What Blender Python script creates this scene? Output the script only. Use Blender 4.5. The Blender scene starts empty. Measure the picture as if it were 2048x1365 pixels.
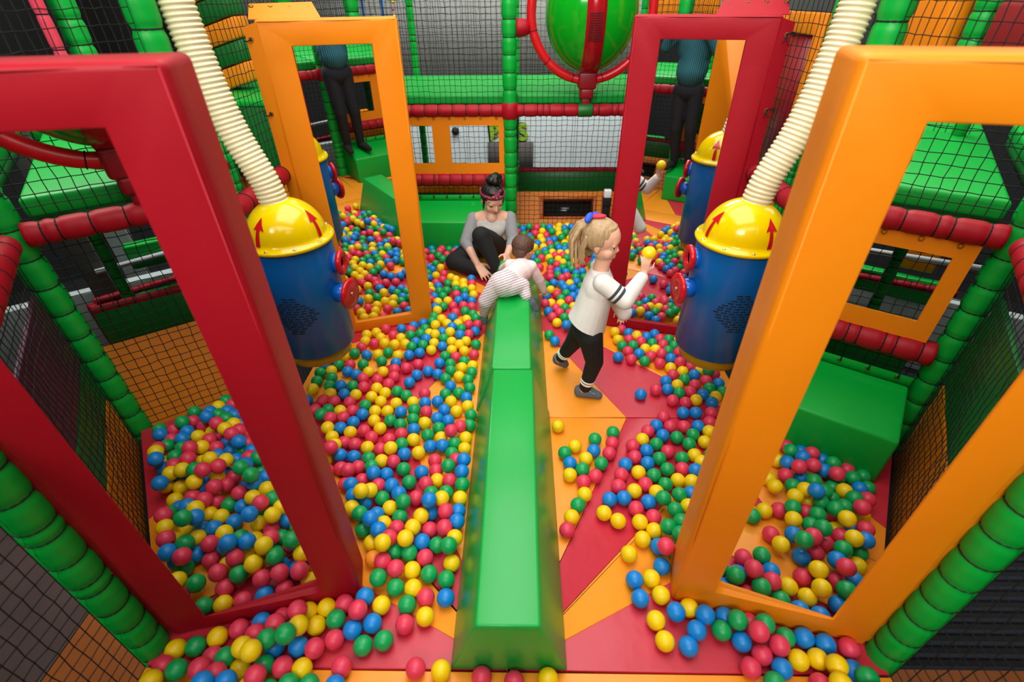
import bpy, bmesh, math, random
import numpy as np
from mathutils import Vector, Matrix, Quaternion
random.seed(7); np.random.seed(7)
PI = math.pi
C = bpy.context.scene.collection
scene = bpy.context.scene

# ------------------------------------------------------------------ camera
CAM = Vector((0, 0, 1.9))
YAW, PITCH, ROLL = math.radians(1.15), math.radians(35.39), math.radians(-0.534)
def cam_axes():
    cp, sp, cr, sr = math.cos(PITCH), math.sin(PITCH), math.cos(ROLL), math.sin(ROLL)
    X = Vector((1, 0, 0)); DN = Vector((0, -sp, -cp)); F = Vector((0, cp, -sp))
    R = Matrix.Rotation(YAW, 3, 'Z')
    return R @ (cr * X - sr * DN), R @ (sr * X + cr * DN), R @ F
RT, DN, FW = cam_axes()
cd = bpy.data.cameras.new('camera'); cam = bpy.data.objects.new('camera', cd); C.objects.link(cam)
cd.sensor_width = 36; cd.lens = 975.3 / 2048 * 36; cd.clip_start = 0.02; cd.clip_end = 60
m = Matrix((RT, -DN, -FW)).transposed().to_4x4(); m.translation = CAM
cam.matrix_world = m
cd.dof.use_dof = True; cd.dof.focus_distance = 2.75; cd.dof.aperture_fstop = 2.2
scene.camera = cam
def project(p):                      # photo pixel of a room point, only used to word the labels of the balls
    v = Vector(p) - CAM; z = v.dot(FW)
    return 1024 + 975.3 * v.dot(RT) / z, 682.5 + 975.3 * v.dot(DN) / z, z

# ------------------------------------------------------------------ world, lights, exposure
w = bpy.data.worlds.new('hall_air'); scene.world = w; w.use_nodes = True
w.node_tree.nodes['Background'].inputs[0].default_value = (0.75, 0.86, 1.0, 1)
w.node_tree.nodes['Background'].inputs[1].default_value = 0.22
def area(name, loc, size, power, col=(1, 0.97, 0.92), target=(0, 2.2, 0), spread=180):
    l = bpy.data.lights.new(name, 'AREA'); l.shape = 'RECTANGLE'; l.size, l.size_y = size
    l.energy = power; l.color = col; l.spread = math.radians(spread)
    o = bpy.data.objects.new(name, l); C.objects.link(o); o.location = loc
    o.rotation_euler = (Vector(target) - Vector(loc)).to_track_quat('-Z', 'Y').to_euler()
    return o
area('hall_and_fill_light', (0.0, 2.3, 4.7), (3.2, 4.2), 185, col=(1, .975, .94), target=(0.0, 2.3, 0))
area('hall_and_fill_light', (-1.3, -3.0, 4.6), (4.5, 1.4), 295, col=(1, .98, .95), target=(0, 2.9, 0.4))  # unseen front lamp, added to brighten upright faces turned to the camera
area('hall_and_fill_light', (0.2, 6.15, 2.75), (5, .5), 62, target=(0.2, 7.2, 0.2), spread=130)  # no real fitting: low fill added to brighten the pale boarding
area('hall_and_fill_light', (0.3, 8.6, 4.7), (6, 2.0), 160, target=(0.2, 7.3, 1.5))  # unseen fill added for a brighter rear hall
area('hall_and_fill_light', (0.2, 5.9, 4.6), (5, .8), 70, target=(0.2, 6.2, 0.0))  # unseen fill added above the gap behind the back deck
area('hall_and_fill_light', (4.2, 4.6, 4.6), (1.4, 4.5), 60, target=(2.4, 4.2, 0.5))
area('hall_and_fill_light', (-4.2, 4.6, 4.6), (1.4, 4.5), 42, target=(-2.4, 4.2, 0.5))
area('hall_and_fill_light', (0.0, -3.6, 4.6), (6, 1.2), 85, target=(0, -2.9, 0))  # added fill, unseen, brightens the hall that the near mirrors show
area('hall_and_fill_light', (0.0, -1.5, 4.5), (5, 1.0), 60, target=(0.0, -1.5, 0))  # extra fill put over the front decks to brighten their reflection
vs = scene.view_settings
vs.view_transform = 'Standard'; vs.look = 'None'; vs.gamma = 1; vs.use_curve_mapping = False; vs.exposure = 0.27
scene.cycles.max_bounces = 8

# ------------------------------------------------------------------ materials
def lin(h):
    c = [((h >> s) & 255) / 255 for s in (16, 8, 0)]
    return tuple(x / 12.92 if x <= .04045 else ((x + .055) / 1.055) ** 2.4 for x in c) + (1,)
MATS = {}
def mat(name, hexc, rough=.5, metal=0, bump=0, bscale=30, spec=.5, var=0, vscale=6, stretch=None, sss=0, trans=0):
    if name in MATS: return MATS[name]
    m = bpy.data.materials.new(name); m.use_nodes = True; nt = m.node_tree; b = nt.nodes['Principled BSDF']
    col = lin(hexc) if isinstance(hexc, int) else hexc
    b.inputs['Base Color'].default_value = col; b.inputs['Roughness'].default_value = rough
    b.inputs['Metallic'].default_value = metal; b.inputs['Specular IOR Level'].default_value = spec
    if trans: b.inputs['Transmission Weight'].default_value = trans
    if sss:
        b.inputs['Subsurface Weight'].default_value = sss; b.inputs['Subsurface Radius'].default_value = (.012, .005, .003)
    if bump or var:
        tc = nt.nodes.new('ShaderNodeTexCoord'); mp = nt.nodes.new('ShaderNodeMapping')
        nt.links.new(tc.outputs['Object'], mp.inputs[0])
        if stretch: mp.inputs['Scale'].default_value = stretch
    if bump:
        n = nt.nodes.new('ShaderNodeTexNoise'); n.inputs['Scale'].default_value = bscale; n.inputs['Detail'].default_value = 3
        bp = nt.nodes.new('ShaderNodeBump'); bp.inputs['Strength'].default_value = bump; bp.inputs['Distance'].default_value = .02
        nt.links.new(mp.outputs[0], n.inputs['Vector']); nt.links.new(n.outputs['Fac'], bp.inputs['Height'])
        nt.links.new(bp.outputs[0], b.inputs['Normal'])
    if var:
        n2 = nt.nodes.new('ShaderNodeTexNoise'); n2.inputs['Scale'].default_value = vscale; n2.inputs['Detail'].default_value = 4
        nt.links.new(mp.outputs[0], n2.inputs['Vector'])
        mx = nt.nodes.new('ShaderNodeMix'); mx.data_type = 'RGBA'
        mx.inputs[6].default_value = tuple(c * (1 - var) for c in col[:3]) + (1,)
        mx.inputs[7].default_value = tuple(min(1, c * (1 + var)) for c in col[:3]) + (1,)
        nt.links.new(n2.outputs['Fac'], mx.inputs[0]); nt.links.new(mx.outputs[2], b.inputs['Base Color'])
    MATS[name] = m; return m
V_RED = mat('red_vinyl', 0xA60E20, .5, spec=.25, bump=.22, bscale=4)
V_ORG = mat('orange_vinyl', 0xF58A0A, .48, spec=.35, bump=.22, bscale=4)
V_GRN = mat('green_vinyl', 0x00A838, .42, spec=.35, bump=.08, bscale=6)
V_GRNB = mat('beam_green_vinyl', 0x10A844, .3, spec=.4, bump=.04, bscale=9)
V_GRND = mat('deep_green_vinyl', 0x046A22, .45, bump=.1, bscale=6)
V_PUR = mat('plum_vinyl', 0x5A2A44, .5, bump=.1, bscale=6)
F_RED = mat('red_mat_vinyl', 0xC8283C, .42, bump=.45, bscale=4.5)
F_ORG = mat('orange_mat_vinyl', 0xFA9A22, .42, bump=.45, bscale=4.5)
B_MATS = {'r': mat('red_plastic', 0xE63A58, .42), 'g': mat('green_plastic', 0x06A254, .38), 'b': mat('blue_plastic', 0x0884D6, .40),
          'y': mat('yellow_plastic', 0xF6D000, .42), 'o': mat('orange_plastic', 0xF79022, .4)}
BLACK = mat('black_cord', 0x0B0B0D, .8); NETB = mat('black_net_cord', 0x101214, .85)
MIRROR = mat('acrylic_mirror', (.86, .88, .87, 1), .004, 1)
BRASS = mat('brass_eyelet', 0xC8B070, .25, 1); STEEL = mat('steel_bolt', 0xC8C8C8, .25, 1)
C_BLUE = mat('gloss_blue_plastic', 0x0763B4, .3, spec=.4); C_BLU2 = mat('bright_blue_plastic', 0x0E62C8, .2)
C_YEL = mat('gloss_yellow_plastic', 0xEECB00, .16, spec=.5); C_RED = mat('gloss_red_plastic', 0xC81420, .2)
C_YELD = mat('amber_plastic', 0xB88A08, .25)
HOSE = mat('cream_hose_plastic', 0xEADFB4, .3)
GREY_WALL = mat('grey_wall_paint', 0x6A6A68, .9, var=.12, vscale=1.5)
DARK = mat('dark_hall_wall', 0x2A2B2D, .9, var=.2, vscale=1.2)
WHITE_WALL = mat('pale_wall_board', 0xC8D4D8, .8, var=.05, vscale=2)
CARPET = mat('dark_hall_carpet', 0x15171A, .95, bump=.4, bscale=80, var=.3, vscale=3)
DOME = mat('green_dome_plastic', 0x0CA41C, .14, spec=.6)

# ------------------------------------------------------------------ mesh helpers
def link_mesh(name, me, m=None, parent=None):
    o = bpy.data.objects.new(name, me); C.objects.link(o)
    if m is not None:
        me.materials.clear()
        for x in (m if isinstance(m, (list, tuple)) else [m]): me.materials.append(x)
    if parent is not None: o.parent = parent
    return o
def obj(name, bm, m, parent=None, smooth=True):
    me = bpy.data.meshes.new(name)
    bm.to_mesh(me); bm.free()
    if smooth and len(me.polygons): me.polygons.foreach_set('use_smooth', [True] * len(me.polygons))
    return link_mesh(name, me, m, parent)
def arr(name, v, f, m, parent=None, smooth=False):
    me = bpy.data.meshes.new(name); v = np.asarray(v, np.float32); f = np.asarray(f, np.int32)
    me.vertices.add(len(v)); me.vertices.foreach_set('co', v.ravel())
    k = f.shape[1]; me.loops.add(f.size); me.loops.foreach_set('vertex_index', f.ravel())
    me.polygons.add(len(f)); me.polygons.foreach_set('loop_start', np.arange(0, f.size, k, dtype=np.int32))
    me.polygons.foreach_set('loop_total', np.full(len(f), k, np.int32))
    if smooth: me.polygons.foreach_set('use_smooth', np.ones(len(f), bool))
    me.update(calc_edges=True); me.validate()
    return link_mesh(name, me, m, parent)
def tag(o, label, cat=None, group=None, kind=None):
    if label: o['label'] = label
    if cat: o['category'] = cat
    if group: o['group'] = group
    if kind: o['kind'] = kind
    return o
def thing(name, label, cat, loc=(0, 0, 0), rotz=0, group=None):
    o = bpy.data.objects.new(name, None); o.empty_display_size = .05; C.objects.link(o)
    o.location = loc; o.rotation_euler = (0, 0, rotz)
    return tag(o, label, cat, group)
def struct(name, bm, m):
    o = obj(name, bm, m, smooth=False); o['kind'] = 'structure'; return o
def bx(bm, lo, hi, bev=0, seg=2, mtx=None):
    lo, hi = Vector(lo), Vector(hi)
    r = bmesh.ops.create_cube(bm, size=1)
    vs_ = r['verts']; s = hi - lo; c = (hi + lo) / 2
    for v in vs_: v.co = Vector((v.co.x * s.x, v.co.y * s.y, v.co.z * s.z)) + c
    if mtx is not None: bmesh.ops.transform(bm, matrix=mtx, verts=vs_)
    if bev:
        es = list({e for v in vs_ for e in v.link_edges})
        bmesh.ops.bevel(bm, geom=es, offset=bev, segments=seg, profile=.5, affect='EDGES')
    return bm
def box(lo, hi, bev=0, seg=2, mtx=None): return bx(bmesh.new(), lo, hi, bev, seg, mtx)
def prism(pts, z0, z1, bev=0, seg=2):
    bm = bmesh.new(); n = len(pts)
    a = [bm.verts.new((p[0], p[1], z0)) for p in pts]; b = [bm.verts.new((p[0], p[1], z1)) for p in pts]
    bm.faces.new(a[::-1]); top = bm.faces.new(b)
    for i in range(n): bm.faces.new((a[i], a[(i + 1) % n], b[(i + 1) % n], b[i]))
    bmesh.ops.recalc_face_normals(bm, faces=bm.faces)
    if bev: bmesh.ops.bevel(bm, geom=list(top.edges), offset=bev, segments=seg, profile=.5, affect='EDGES')
    return bm
def poly_bev(verts, faces, bev=0, seg=2):
    bm = bmesh.new(); vv = [bm.verts.new(v) for v in verts]
    for f in faces: bm.faces.new([vv[i] for i in f])
    bmesh.ops.recalc_face_normals(bm, faces=bm.faces)
    if bev: bmesh.ops.bevel(bm, geom=list(bm.edges), offset=bev, segments=seg, profile=.5, affect='EDGES')
    return bm
def sweep(bm, pts, rad, sides=12, cap=True):
    pts = [Vector(p) for p in pts]; n = len(pts)
    rad = rad if isinstance(rad, (list, tuple, np.ndarray)) else [rad] * n
    t0 = (pts[1] - pts[0]).normalized(); up = Vector((0, 0, 1)) if abs(t0.z) < .9 else Vector((0, 1, 0))
    nrm = t0.cross(up).normalized(); rings = []
    for i in range(n):
        t = (pts[min(i + 1, n - 1)] - pts[max(i - 1, 0)]).normalized()
        nrm = (nrm - t * nrm.dot(t)).normalized(); bi = t.cross(nrm)
        rings.append([bm.verts.new(pts[i] + (nrm * math.cos(2 * PI * k / sides) + bi * math.sin(2 * PI * k / sides)) * rad[i]) for k in range(sides)])
    for i in range(n - 1):
        for k in range(sides):
            bm.faces.new((rings[i][k], rings[i][(k + 1) % sides], rings[i + 1][(k + 1) % sides], rings[i + 1][k]))
    if cap: bm.faces.new(rings[0][::-1]); bm.faces.new(rings[-1])
    return bm
def tube(pts, rad, sides=12, cap=True): return sweep(bmesh.new(), pts, rad, sides, cap)
def lathe(prof, seg=32, axis=Matrix()):
    bm = bmesh.new(); rings = []
    for r, z in prof:
        if r < 1e-5: rings.append([bm.verts.new((0, 0, z))])
        else: rings.append([bm.verts.new((r * math.cos(2 * PI * k / seg), r * math.sin(2 * PI * k / seg), z)) for k in range(seg)])
    for a, b in zip(rings, rings[1:]):
        for k in range(seg):
            l = (k + 1) % seg
            if len(a) == 1 and len(b) > 1: bm.faces.new((a[0], b[l], b[k]))
            elif len(b) == 1 and len(a) > 1: bm.faces.new((a[k], a[l], b[0]))
            elif len(a) > 1: bm.faces.new((a[k], a[l], b[l], b[k]))
    bmesh.ops.recalc_face_normals(bm, faces=bm.faces)
    bmesh.ops.transform(bm, matrix=axis, verts=bm.verts)
    return bm
def torus(R, r, seg=24, sides=8, axis=Matrix()):
    bm = bmesh.new(); rings = []
    for i in range(seg):
        a = 2 * PI * i / seg
        rings.append([bm.verts.new(((R + r * math.cos(2 * PI * k / sides)) * math.cos(a), (R + r * math.cos(2 * PI * k / sides)) * math.sin(a), r * math.sin(2 * PI * k / sides))) for k in range(sides)])
    for i in range(seg):
        for k in range(sides):
            bm.faces.new((rings[i][k], rings[(i + 1) % seg][k], rings[(i + 1) % seg][(k + 1) % sides], rings[i][(k + 1) % sides]))
    bmesh.ops.transform(bm, matrix=axis, verts=bm.verts)
    return bm
def align(loc, d):
    return Matrix.Translation(Vector(loc)) @ Vector(d).to_track_quat('Z', 'Y').to_matrix().to_4x4()
def share(name, me, parent, mtx):
    o = bpy.data.objects.new(name, me); C.objects.link(o); o.parent = parent; o.matrix_local = mtx; return o
def catmull(P, n=12):
    P = [Vector(p) for p in P]; Q = [P[0] * 2 - P[1]] + P + [P[-1] * 2 - P[-2]]; out = []
    for i in range(1, len(Q) - 2):
        for k in range(n):
            t = k / n
            out.append(.5 * ((2 * Q[i]) + (-Q[i - 1] + Q[i + 1]) * t + (2 * Q[i - 1] - 5 * Q[i] + 4 * Q[i + 1] - Q[i + 2]) * t * t + (-Q[i - 1] + 3 * Q[i] - 3 * Q[i + 1] + Q[i + 2]) * t ** 3))
    return out + [P[-1]]

# padded pole: foam sleeve cinched by cable ties
TIE = {}
def padded(name, label, cat, p0, p1, r, m, pitch=.13, group=None, phase=.5):
    p0, p1 = Vector(p0), Vector(p1); L = (p1 - p0).length; d = (p1 - p0).normalized()
    root = thing(name, label, cat, p0, 0, group)
    n = max(2, int(L / .013)); ties = []
    z = pitch * phase
    while z < L - .02:
        ties.append(z); z += pitch * random.choice((1, 1, 1.05, .95, .45))
    pts, rad = [], []
    for i in range(n + 1):
        s = L * i / n; dip = max([math.exp(-((s - t) / .014) ** 2) for t in ties] or [0])
        pts.append(d * s); rad.append(r * (1 + .05 * (1 - dip) - .10 * dip))
    obj('foam_sleeve', tube(pts, rad, 14), m, root)
    key = round(r, 3)
    if key not in TIE:
        b = torus(r * .90, .0035, 16, 5); me = bpy.data.meshes.new('cable_tie'); b.to_mesh(me); b.free(); me.materials.append(BLACK); TIE[key] = me
    for t in ties: share('cable_tie', TIE[key], root, align(d * t, d))
    return root

# knotted black safety net, one object
def net(name, label, o, u, v, nu, nv, r=.0022, wob=.004, hole=None, group=None, bulge=0.0, sub=1):
    o, u, v = np.array(o, float), np.array(u, float), np.array(v, float)
    n = np.cross(u, v); n /= np.linalg.norm(n)
    rng = np.random.RandomState(int(abs(o.sum()) * 1000) % 9999)
    gi, gj = np.meshgrid(np.linspace(0, 1, nu + 1), np.linspace(0, 1, nv + 1), indexing='ij')
    G = o + gi[..., None] * u + gj[..., None] * v
    inner = (np.sin(PI * gi) * np.sin(PI * gj))[..., None]
    wave = np.sin(gi * 9 + 1.3) * np.cos(gj * 7 + .4)
    G = G + (rng.rand(nu + 1, nv + 1, 3) - .5) * 2 * wob * np.minimum(1, inner * 6) + n * (inner[..., 0] * bulge + wave * inner[..., 0] * .012)[..., None]
    A = np.concatenate([G[:-1].reshape(-1, 3), G[:, :-1].reshape(-1, 3)]); B = np.concatenate([G[1:].reshape(-1, 3), G[:, 1:].reshape(-1, 3)])
    if hole is not None:
        c, R = np.array(hole[0]), hole[1]; k = np.linalg.norm((A + B) / 2 - c, axis=1) > R; A, B = A[k], B[k]
    d = B - A; d /= np.linalg.norm(d, axis=1)[:, None] + 1e-9
    s1 = np.cross(d, n); s1 /= np.linalg.norm(s1, axis=1)[:, None] + 1e-9; s2 = np.cross(d, s1)
    V = []
    for P in (A, B):
        for a in (0, 2 * PI / 3, 4 * PI / 3): V.append(P + (s1 * math.cos(a) + s2 * math.sin(a)) * r)
    V = np.stack(V, 1); N = len(A); base = np.arange(N)[:, None] * 6
    F = np.concatenate([base + np.array(q) for q in ((0, 1, 4, 3), (1, 2, 5, 4), (2, 0, 3, 5))])
    ob = arr(name, V.reshape(-1, 3), F, NETB)
    return tag(ob, label, 'net', group)
XL, XR, YB, YF = -1.26, 1.22, 4.5, -.45
CX = -.02
def rot(p):                                  # the play cell looks the same turned by half a turn about its centre
    return Vector((2 * CX - p[0], (YB + YF) - p[1], p[2]))
ident = lambda p: Vector(p)
PYAW = {'FL': -4.0, 'FR': -3.1, 'BL': -0.8, 'BR': -0.4}
# ================================================================== SETTING
struct('floor', box((-6, -5, -1.02), (6.2, 10.2, -.95)), CARPET)
struct('ceiling', box((-6, -5, 5.0), (6.2, 10.2, 5.06)), DARK)
struct('wall_back', box((-6, 10.0, -.95), (6.2, 10.2, 5.0)), GREY_WALL)
struct('wall_left', box((-6, -5, -.95), (-5.9, 10.0, 5.0)), DARK)
struct('wall_right', box((6.1, -5, -.95), (6.2, 10.0, 5.0)), DARK)
struct('wall_front', box((-5.9, -5, -.95), (6.1, -4.9, 5.0)), DARK)
struct('trim_1', box((XL - .07, YF, -.16), (XR + .07, YB, -.052)), DARK)        # deck that carries the padded floor

# padded floor mats: starburst of vinyl wedges from the two beam ends
BX = -.036
def clip(poly, nx, ny, c):                   # keep nx*x+ny*y<=c
    out = []
    for i in range(len(poly)):
        p, q = poly[i], poly[(i + 1) % len(poly)]
        a, b = nx * p[0] + ny * p[1] - c, nx * q[0] + ny * q[1] - c
        if a <= 1e-9: out.append(p)
        if (a < -1e-9 and b > 1e-9) or (a > 1e-9 and b < -1e-9):
            t = a / (a - b); out.append((p[0] + t * (q[0] - p[0]), p[1] + t * (q[1] - p[1])))
    return out
rows_ = [('front', -.45, .71, -.45, 1), ('near', .71, 1.95, .71, 1), ('middle', 1.95, 3.19, 3.19, -1), ('far', 3.19, 4.5, 3.19, 1)]
where = {('front', 0): 'padded floor mat under the near edge, left of the beam end', ('front', 1): 'padded floor mat under the near edge, right of the beam end',
 ('near', 0): 'red and orange floor mat left of the nearest beam half', ('near', 1): 'red and orange floor mat right of the nearest beam half',
 ('middle', 0): 'red and orange floor mat left of the far beam half', ('middle', 1): 'red and orange floor mat the girl walks on',
 ('far', 0): 'floor mat under the balls by the seated woman', ('far', 1): 'floor mat under the balls at the back right'}
ANG = [0, 26.6, 44.5, 63.3, 90]
for row, y0, y1, cy, sy in rows_:
    for side, (x0, x1) in enumerate(((XL - .045, BX), (BX, XR + .045))):
        root = thing('floor_mat', where[(row, side)], 'mat', ((x0 + x1) / 2, (y0 + y1) / 2, 0), 0, 'red and orange padded floor mats')
        g = .0035; rect = [(x0 + g, y0 + g), (x1 - g, y0 + g), (x1 - g, y1 - g), (x0 + g, y1 - g)]
        sx = -1 if side == 0 else 1
        if row == 'front':
            strip = [(x0 + g, .40), (x1 - g, .40), (x1 - g, y1 - g), (x0 + g, y1 - g)]
            parts = [(strip, F_ORG)]; rect = [(x0 + g, y0 + g), (x1 - g, y0 + g), (x1 - g, .398), (x0 + g, .398)]
        else: parts = []
        for k in range(4):
            a0, a1 = math.radians(ANG[k]), math.radians(ANG[k + 1]); p = rect
            # wedge between two rays from (BX, cy)
            d0 = (sx * math.cos(a0), sy * math.sin(a0)); d1 = (sx * math.cos(a1), sy * math.sin(a1)); s = sx * sy
            p = clip(p, s * d0[1], -s * d0[0], s * (d0[1] * BX - d0[0] * cy)) if k else p
            p = clip(p, -s * d1[1], s * d1[0], -s * (d1[1] * BX - d1[0] * cy)) if k < 3 and p else p
            if len(p) >= 3: parts.append((p, F_RED if k % 2 == 0 else F_ORG))
        cxy = root.location
        for p, mm in parts:
            c0 = (sum(q[0] for q in p) / len(p), sum(q[1] for q in p) / len(p))
            q = [(a[0] - cxy[0], a[1] - cxy[1]) for a in p]
            A_ = sum(q[i][0] * q[(i + 1) % len(q)][1] - q[(i + 1) % len(q)][0] * q[i][1] for i in range(len(q)))
            obj('vinyl_panel', prism(q if A_ > 0 else q[::-1], -.05, 0, .003, 2), mm, root)

# green balance beam: two wedge-sided foam blocks end to end
def beam_block(y0, y1, dx, lab, dw=0):
    t = thing('balance_beam_block', lab, 'foam block', (BX + dx, (y0 + y1) / 2, 0), 0, 'green blocks of the middle beam')
    h = (y1 - y0) / 2; B, T, Z = .203 + dw, .104 + dw * .5, .30
    v = [(-B, -h, 0), (B, -h, 0), (B, h, 0), (-B, h, 0), (-T, -h, Z), (T, -h, Z), (T, h, Z), (-T, h, Z)]
    f = [(3, 2, 1, 0), (4, 5, 6, 7), (0, 1, 5, 4), (1, 2, 6, 5), (2, 3, 7, 6), (3, 0, 4, 7)]
    obj('foam_body', poly_bev(v, f, .010, 3), V_GRNB, t)
    obj('top_pad', box((-T, -h + .001, Z - .014), (T, h - .001, Z + .012), .011, 3), V_GRNB, t)
    for s in (-1, 1):
        obj('side_seam', tube([(s * T, -h + .012, Z - .012), (s * T, h - .012, Z - .012)], .0032, 6), V_GRNB, t)
    return t
beam_block(.712, 1.985, 0.0, 'long green trapezoid foam block, the near half of the middle beam')
beam_block(1.99, 3.26, -.008, 'green trapezoid foam block the baby lies across, far half of the beam')

# green step block against an end wall
def step_block(tf, lab, front):
    t = thing('step_block', lab, 'foam block', tf((-.68, 4.3, 0)), 0, 'green step blocks at the two ends')
    o = Vector(t.location)
    y0, y1 = 4.09, 4.47
    v = [(XL + .02, y0, 0), (-.13, y0, 0), (-.13, y1, 0), (XL + .02, y1, 0), (XL + .02, y0 + .01, .27), (-.13, y0 + .01, .27), (-.13, y1, .34), (XL + .02, y1, .34)]
    v = [tf(p) - o for p in v]
    obj('foam_body', poly_bev(v, [(3, 2, 1, 0), (4, 5, 6, 7), (0, 1, 5, 4), (1, 2, 6, 5), (2, 3, 7, 6), (3, 0, 4, 7)], .014, 3), V_GRN, t)
    a, b = tf((XL + .02, y1 + .004, .33)) - o, tf((-.13, y1 + .004, .33)) - o
    fl = poly_bev([a, b, b + Vector((0, 0, .06)), a + Vector((0, 0, .06))], [(0, 1, 2, 3)])
    s_ = -1 if front else 1
    fl2 = box((min(a.x, b.x), min(a.y, a.y + s_ * .006), a.z), (max(a.x, b.x), max(a.y, a.y + s_ * .006), a.z + .055), .002, 1); fl.free()
    flap = obj('lacing_flap', fl2, V_GRN, t)
    me = bpy.data.meshes.new('eyelet'); bb = torus(.010, .003, 14, 6); bb.to_mesh(me); bb.free(); me.materials.append(BRASS)
    mk = bpy.data.meshes.new('tie_cord'); bb = torus(.012, .0035, 10, 5); bb.to_mesh(mk); bb.free(); mk.materials.append(BLACK)
    for i in range(9):
        p = a.lerp(b, (i + .5) / 9) + Vector((0, -s_ * .003, .035))
        share('eyelet', me, flap, align(p, (0, -s_, 0))); share('tie_cord', mk, flap, align(p + Vector((.004, 0, .01)), (1, .2, 0)))
    return t
step_block(ident, 'green foam step block behind the seated woman, laced to the back net', False)
step_block(rot, 'green foam step block the photographer stands on, seen in the mirrors', True)

# ================================================================== END WALLS (back one direct, front one seen in the mirrors)
def end_wall(tf, w_, back):
    P = lambda x, y, z: tf((x, y, z))
    g = lambda s: s + (' of the back wall' if back else ' of the wall behind the camera')
    padded('padded_post', 'green padded post in the middle' + w_, 'post', P(-.09, YB, -.1), P(-.09, YB, 2.7), .056, V_GRN, .125, 'green padded posts')
    padded('padded_post', 'green padded corner post left' + w_ if back else 'green padded corner post right' + w_, 'post', P(XL - .05, YB + .05, -.1), P(XL - .05, YB + .05, 2.7), .055, V_GRN, .13, 'green padded posts')
    padded('padded_post', 'green padded corner post right' + w_ if back else 'green padded corner post left' + w_, 'post', P(XR + .05, YB + .05, -.1), P(XR + .05, YB + .05, 2.7), .055, V_GRN, .13, 'green padded posts')
    L_, R_ = ('left', 'right') if back else ('right', 'left')
    padded('padded_rail', f'red padded upper rail {L_} of the middle post' + w_, 'rail', P(XL, YB, 1.10), P(-.15, YB, 1.10), .047, V_RED, .115, 'red padded rails')
    padded('padded_rail', f'red padded upper rail {R_} of the middle post' + w_, 'rail', P(-.03, YB, 1.10), P(XR, YB, 1.10), .047, V_RED, .115, 'red padded rails')
    padded('padded_rail', 'thick red padded low rail under the orange window panel' + w_, 'rail', P(XL, YB, .52), P(-.145, YB, .52), .056, V_RED, .105, 'red padded rails')
    # red star-pleated cover where rail meets post
    o = P(-.09, YB, 1.10); j = thing('post_cover', 'red pleated cover over the crossing of post and rail' + w_, 'cover', o)
    bm = bmesh.new(); rings = []
    for i in range(15):
        a = -PI / 2 + PI * i / 14; ring = []
        for k in range(28):
            b = 2 * PI * k / 28; rr = .076 * (1 + .05 * math.cos(7 * b) * abs(math.sin(a)))
            ring.append(bm.verts.new((rr * math.copysign(abs(math.cos(a)) ** .55, 1) * math.cos(b), rr * abs(math.cos(a)) ** .55 * math.sin(b), .082 * math.sin(a))))
        rings.append(ring)
    for r0, r1 in zip(rings, rings[1:]):
        for k in range(28): bm.faces.new((r0[k], r0[(k + 1) % 28], r1[(k + 1) % 28], r1[k]))
    obj('sleeve', bm, V_RED, j)
    # orange panel with two openings between the rails
    o = P(-.68, YB - .012, .8); s = 1 if back else -1
    t = thing('window_panel', ('orange vinyl panel with two cut-out windows behind the woman' if back else 'orange vinyl panel with two windows, seen in the right mirror'), 'panel', o, 0 if back else PI, 'orange window panels')
    X0, X1, Z0, Z1 = XL + .05 + .68, -.14 + .68, .575 - .8, 1.055 - .8
    wins = [(-1.14 + .68, -.765 + .68), (-.612 + .68, -.188 + .68)]; zb, zt = .668 - .8, .985 - .8
    xs = [X0, wins[0][0], wins[0][1], wins[1][0], wins[1][1], X1]; zs = [Z0, zb, zt, Z1]
    bm = bmesh.new(); V = {}
    def vert(i, k):
        if (i, k) not in V:
            V[(i, k)] = bm.verts.new((xs[i], 0, zs[k]))
        return V[(i, k)]
    for i in range(5):
        for k in range(3):
            if k == 1 and i in (1, 3): continue
            bm.faces.new((vert(i, k), vert(i + 1, k), vert(i + 1, k + 1), vert(i, k + 1)))
    r_ = bmesh.ops.extrude_face_region(bm, geom=list(bm.faces)); bmesh.ops.translate(bm, vec=(0, .012, 0), verts=[v for v in r_['geom'] if isinstance(v, bmesh.types.BMVert)])
    bmesh.ops.recalc_face_normals(bm, faces=bm.faces)
    obj('vinyl_sheet', bm, V_ORG, t, smooth=False)
    me = TIE.get('eye')
    if me is None:
        me = bpy.data.meshes.new('eyelet'); bb = torus(.009, .003, 12, 6); bb.to_mesh(me); bb.free(); me.materials.append(BRASS); TIE['eye'] = me
    for i in range(8): share('eyelet', me, t, align((X0 + (X1 - X0) * (i + .5) / 8, -.002, Z1 - .014), (0, -1, 0)))
    # nets
    for nm, x0, x1, z0, z1, lab in (('safety_net', XL, -.12, 0, .48, 'black net under the low rail, behind the step block'),
                                    ('safety_net', XL, -.14, .57, 1.06, 'black net behind the orange window panel'),
                                    ('safety_net', -.05, XR, 0, 1.06, 'black net beside the post, balls heaped against it'),
                                    ('safety_net', XL, -.14, 1.15, 2.6, 'tall black net above the rail, left bay' if back else 'tall black net above the rail, without dome'),
                                    ('safety_net', -.04, XR, 1.15, 2.6, 'tall black net around the green dome')):
        a = P(x0, YB + .03, z0); u = P(x1, YB + .03, z0) - a; v = Vector((0, 0, z1 - z0))
        hole = (P(.545, YB + .03, 1.79), .50) if (z1 > 2 and x0 > -.1) else None
        net(nm, lab + w_, a, u, v, max(4, int(u.length / .044)), max(4, int(v.length / .044)), hole=hole, group='black safety nets')
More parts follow.
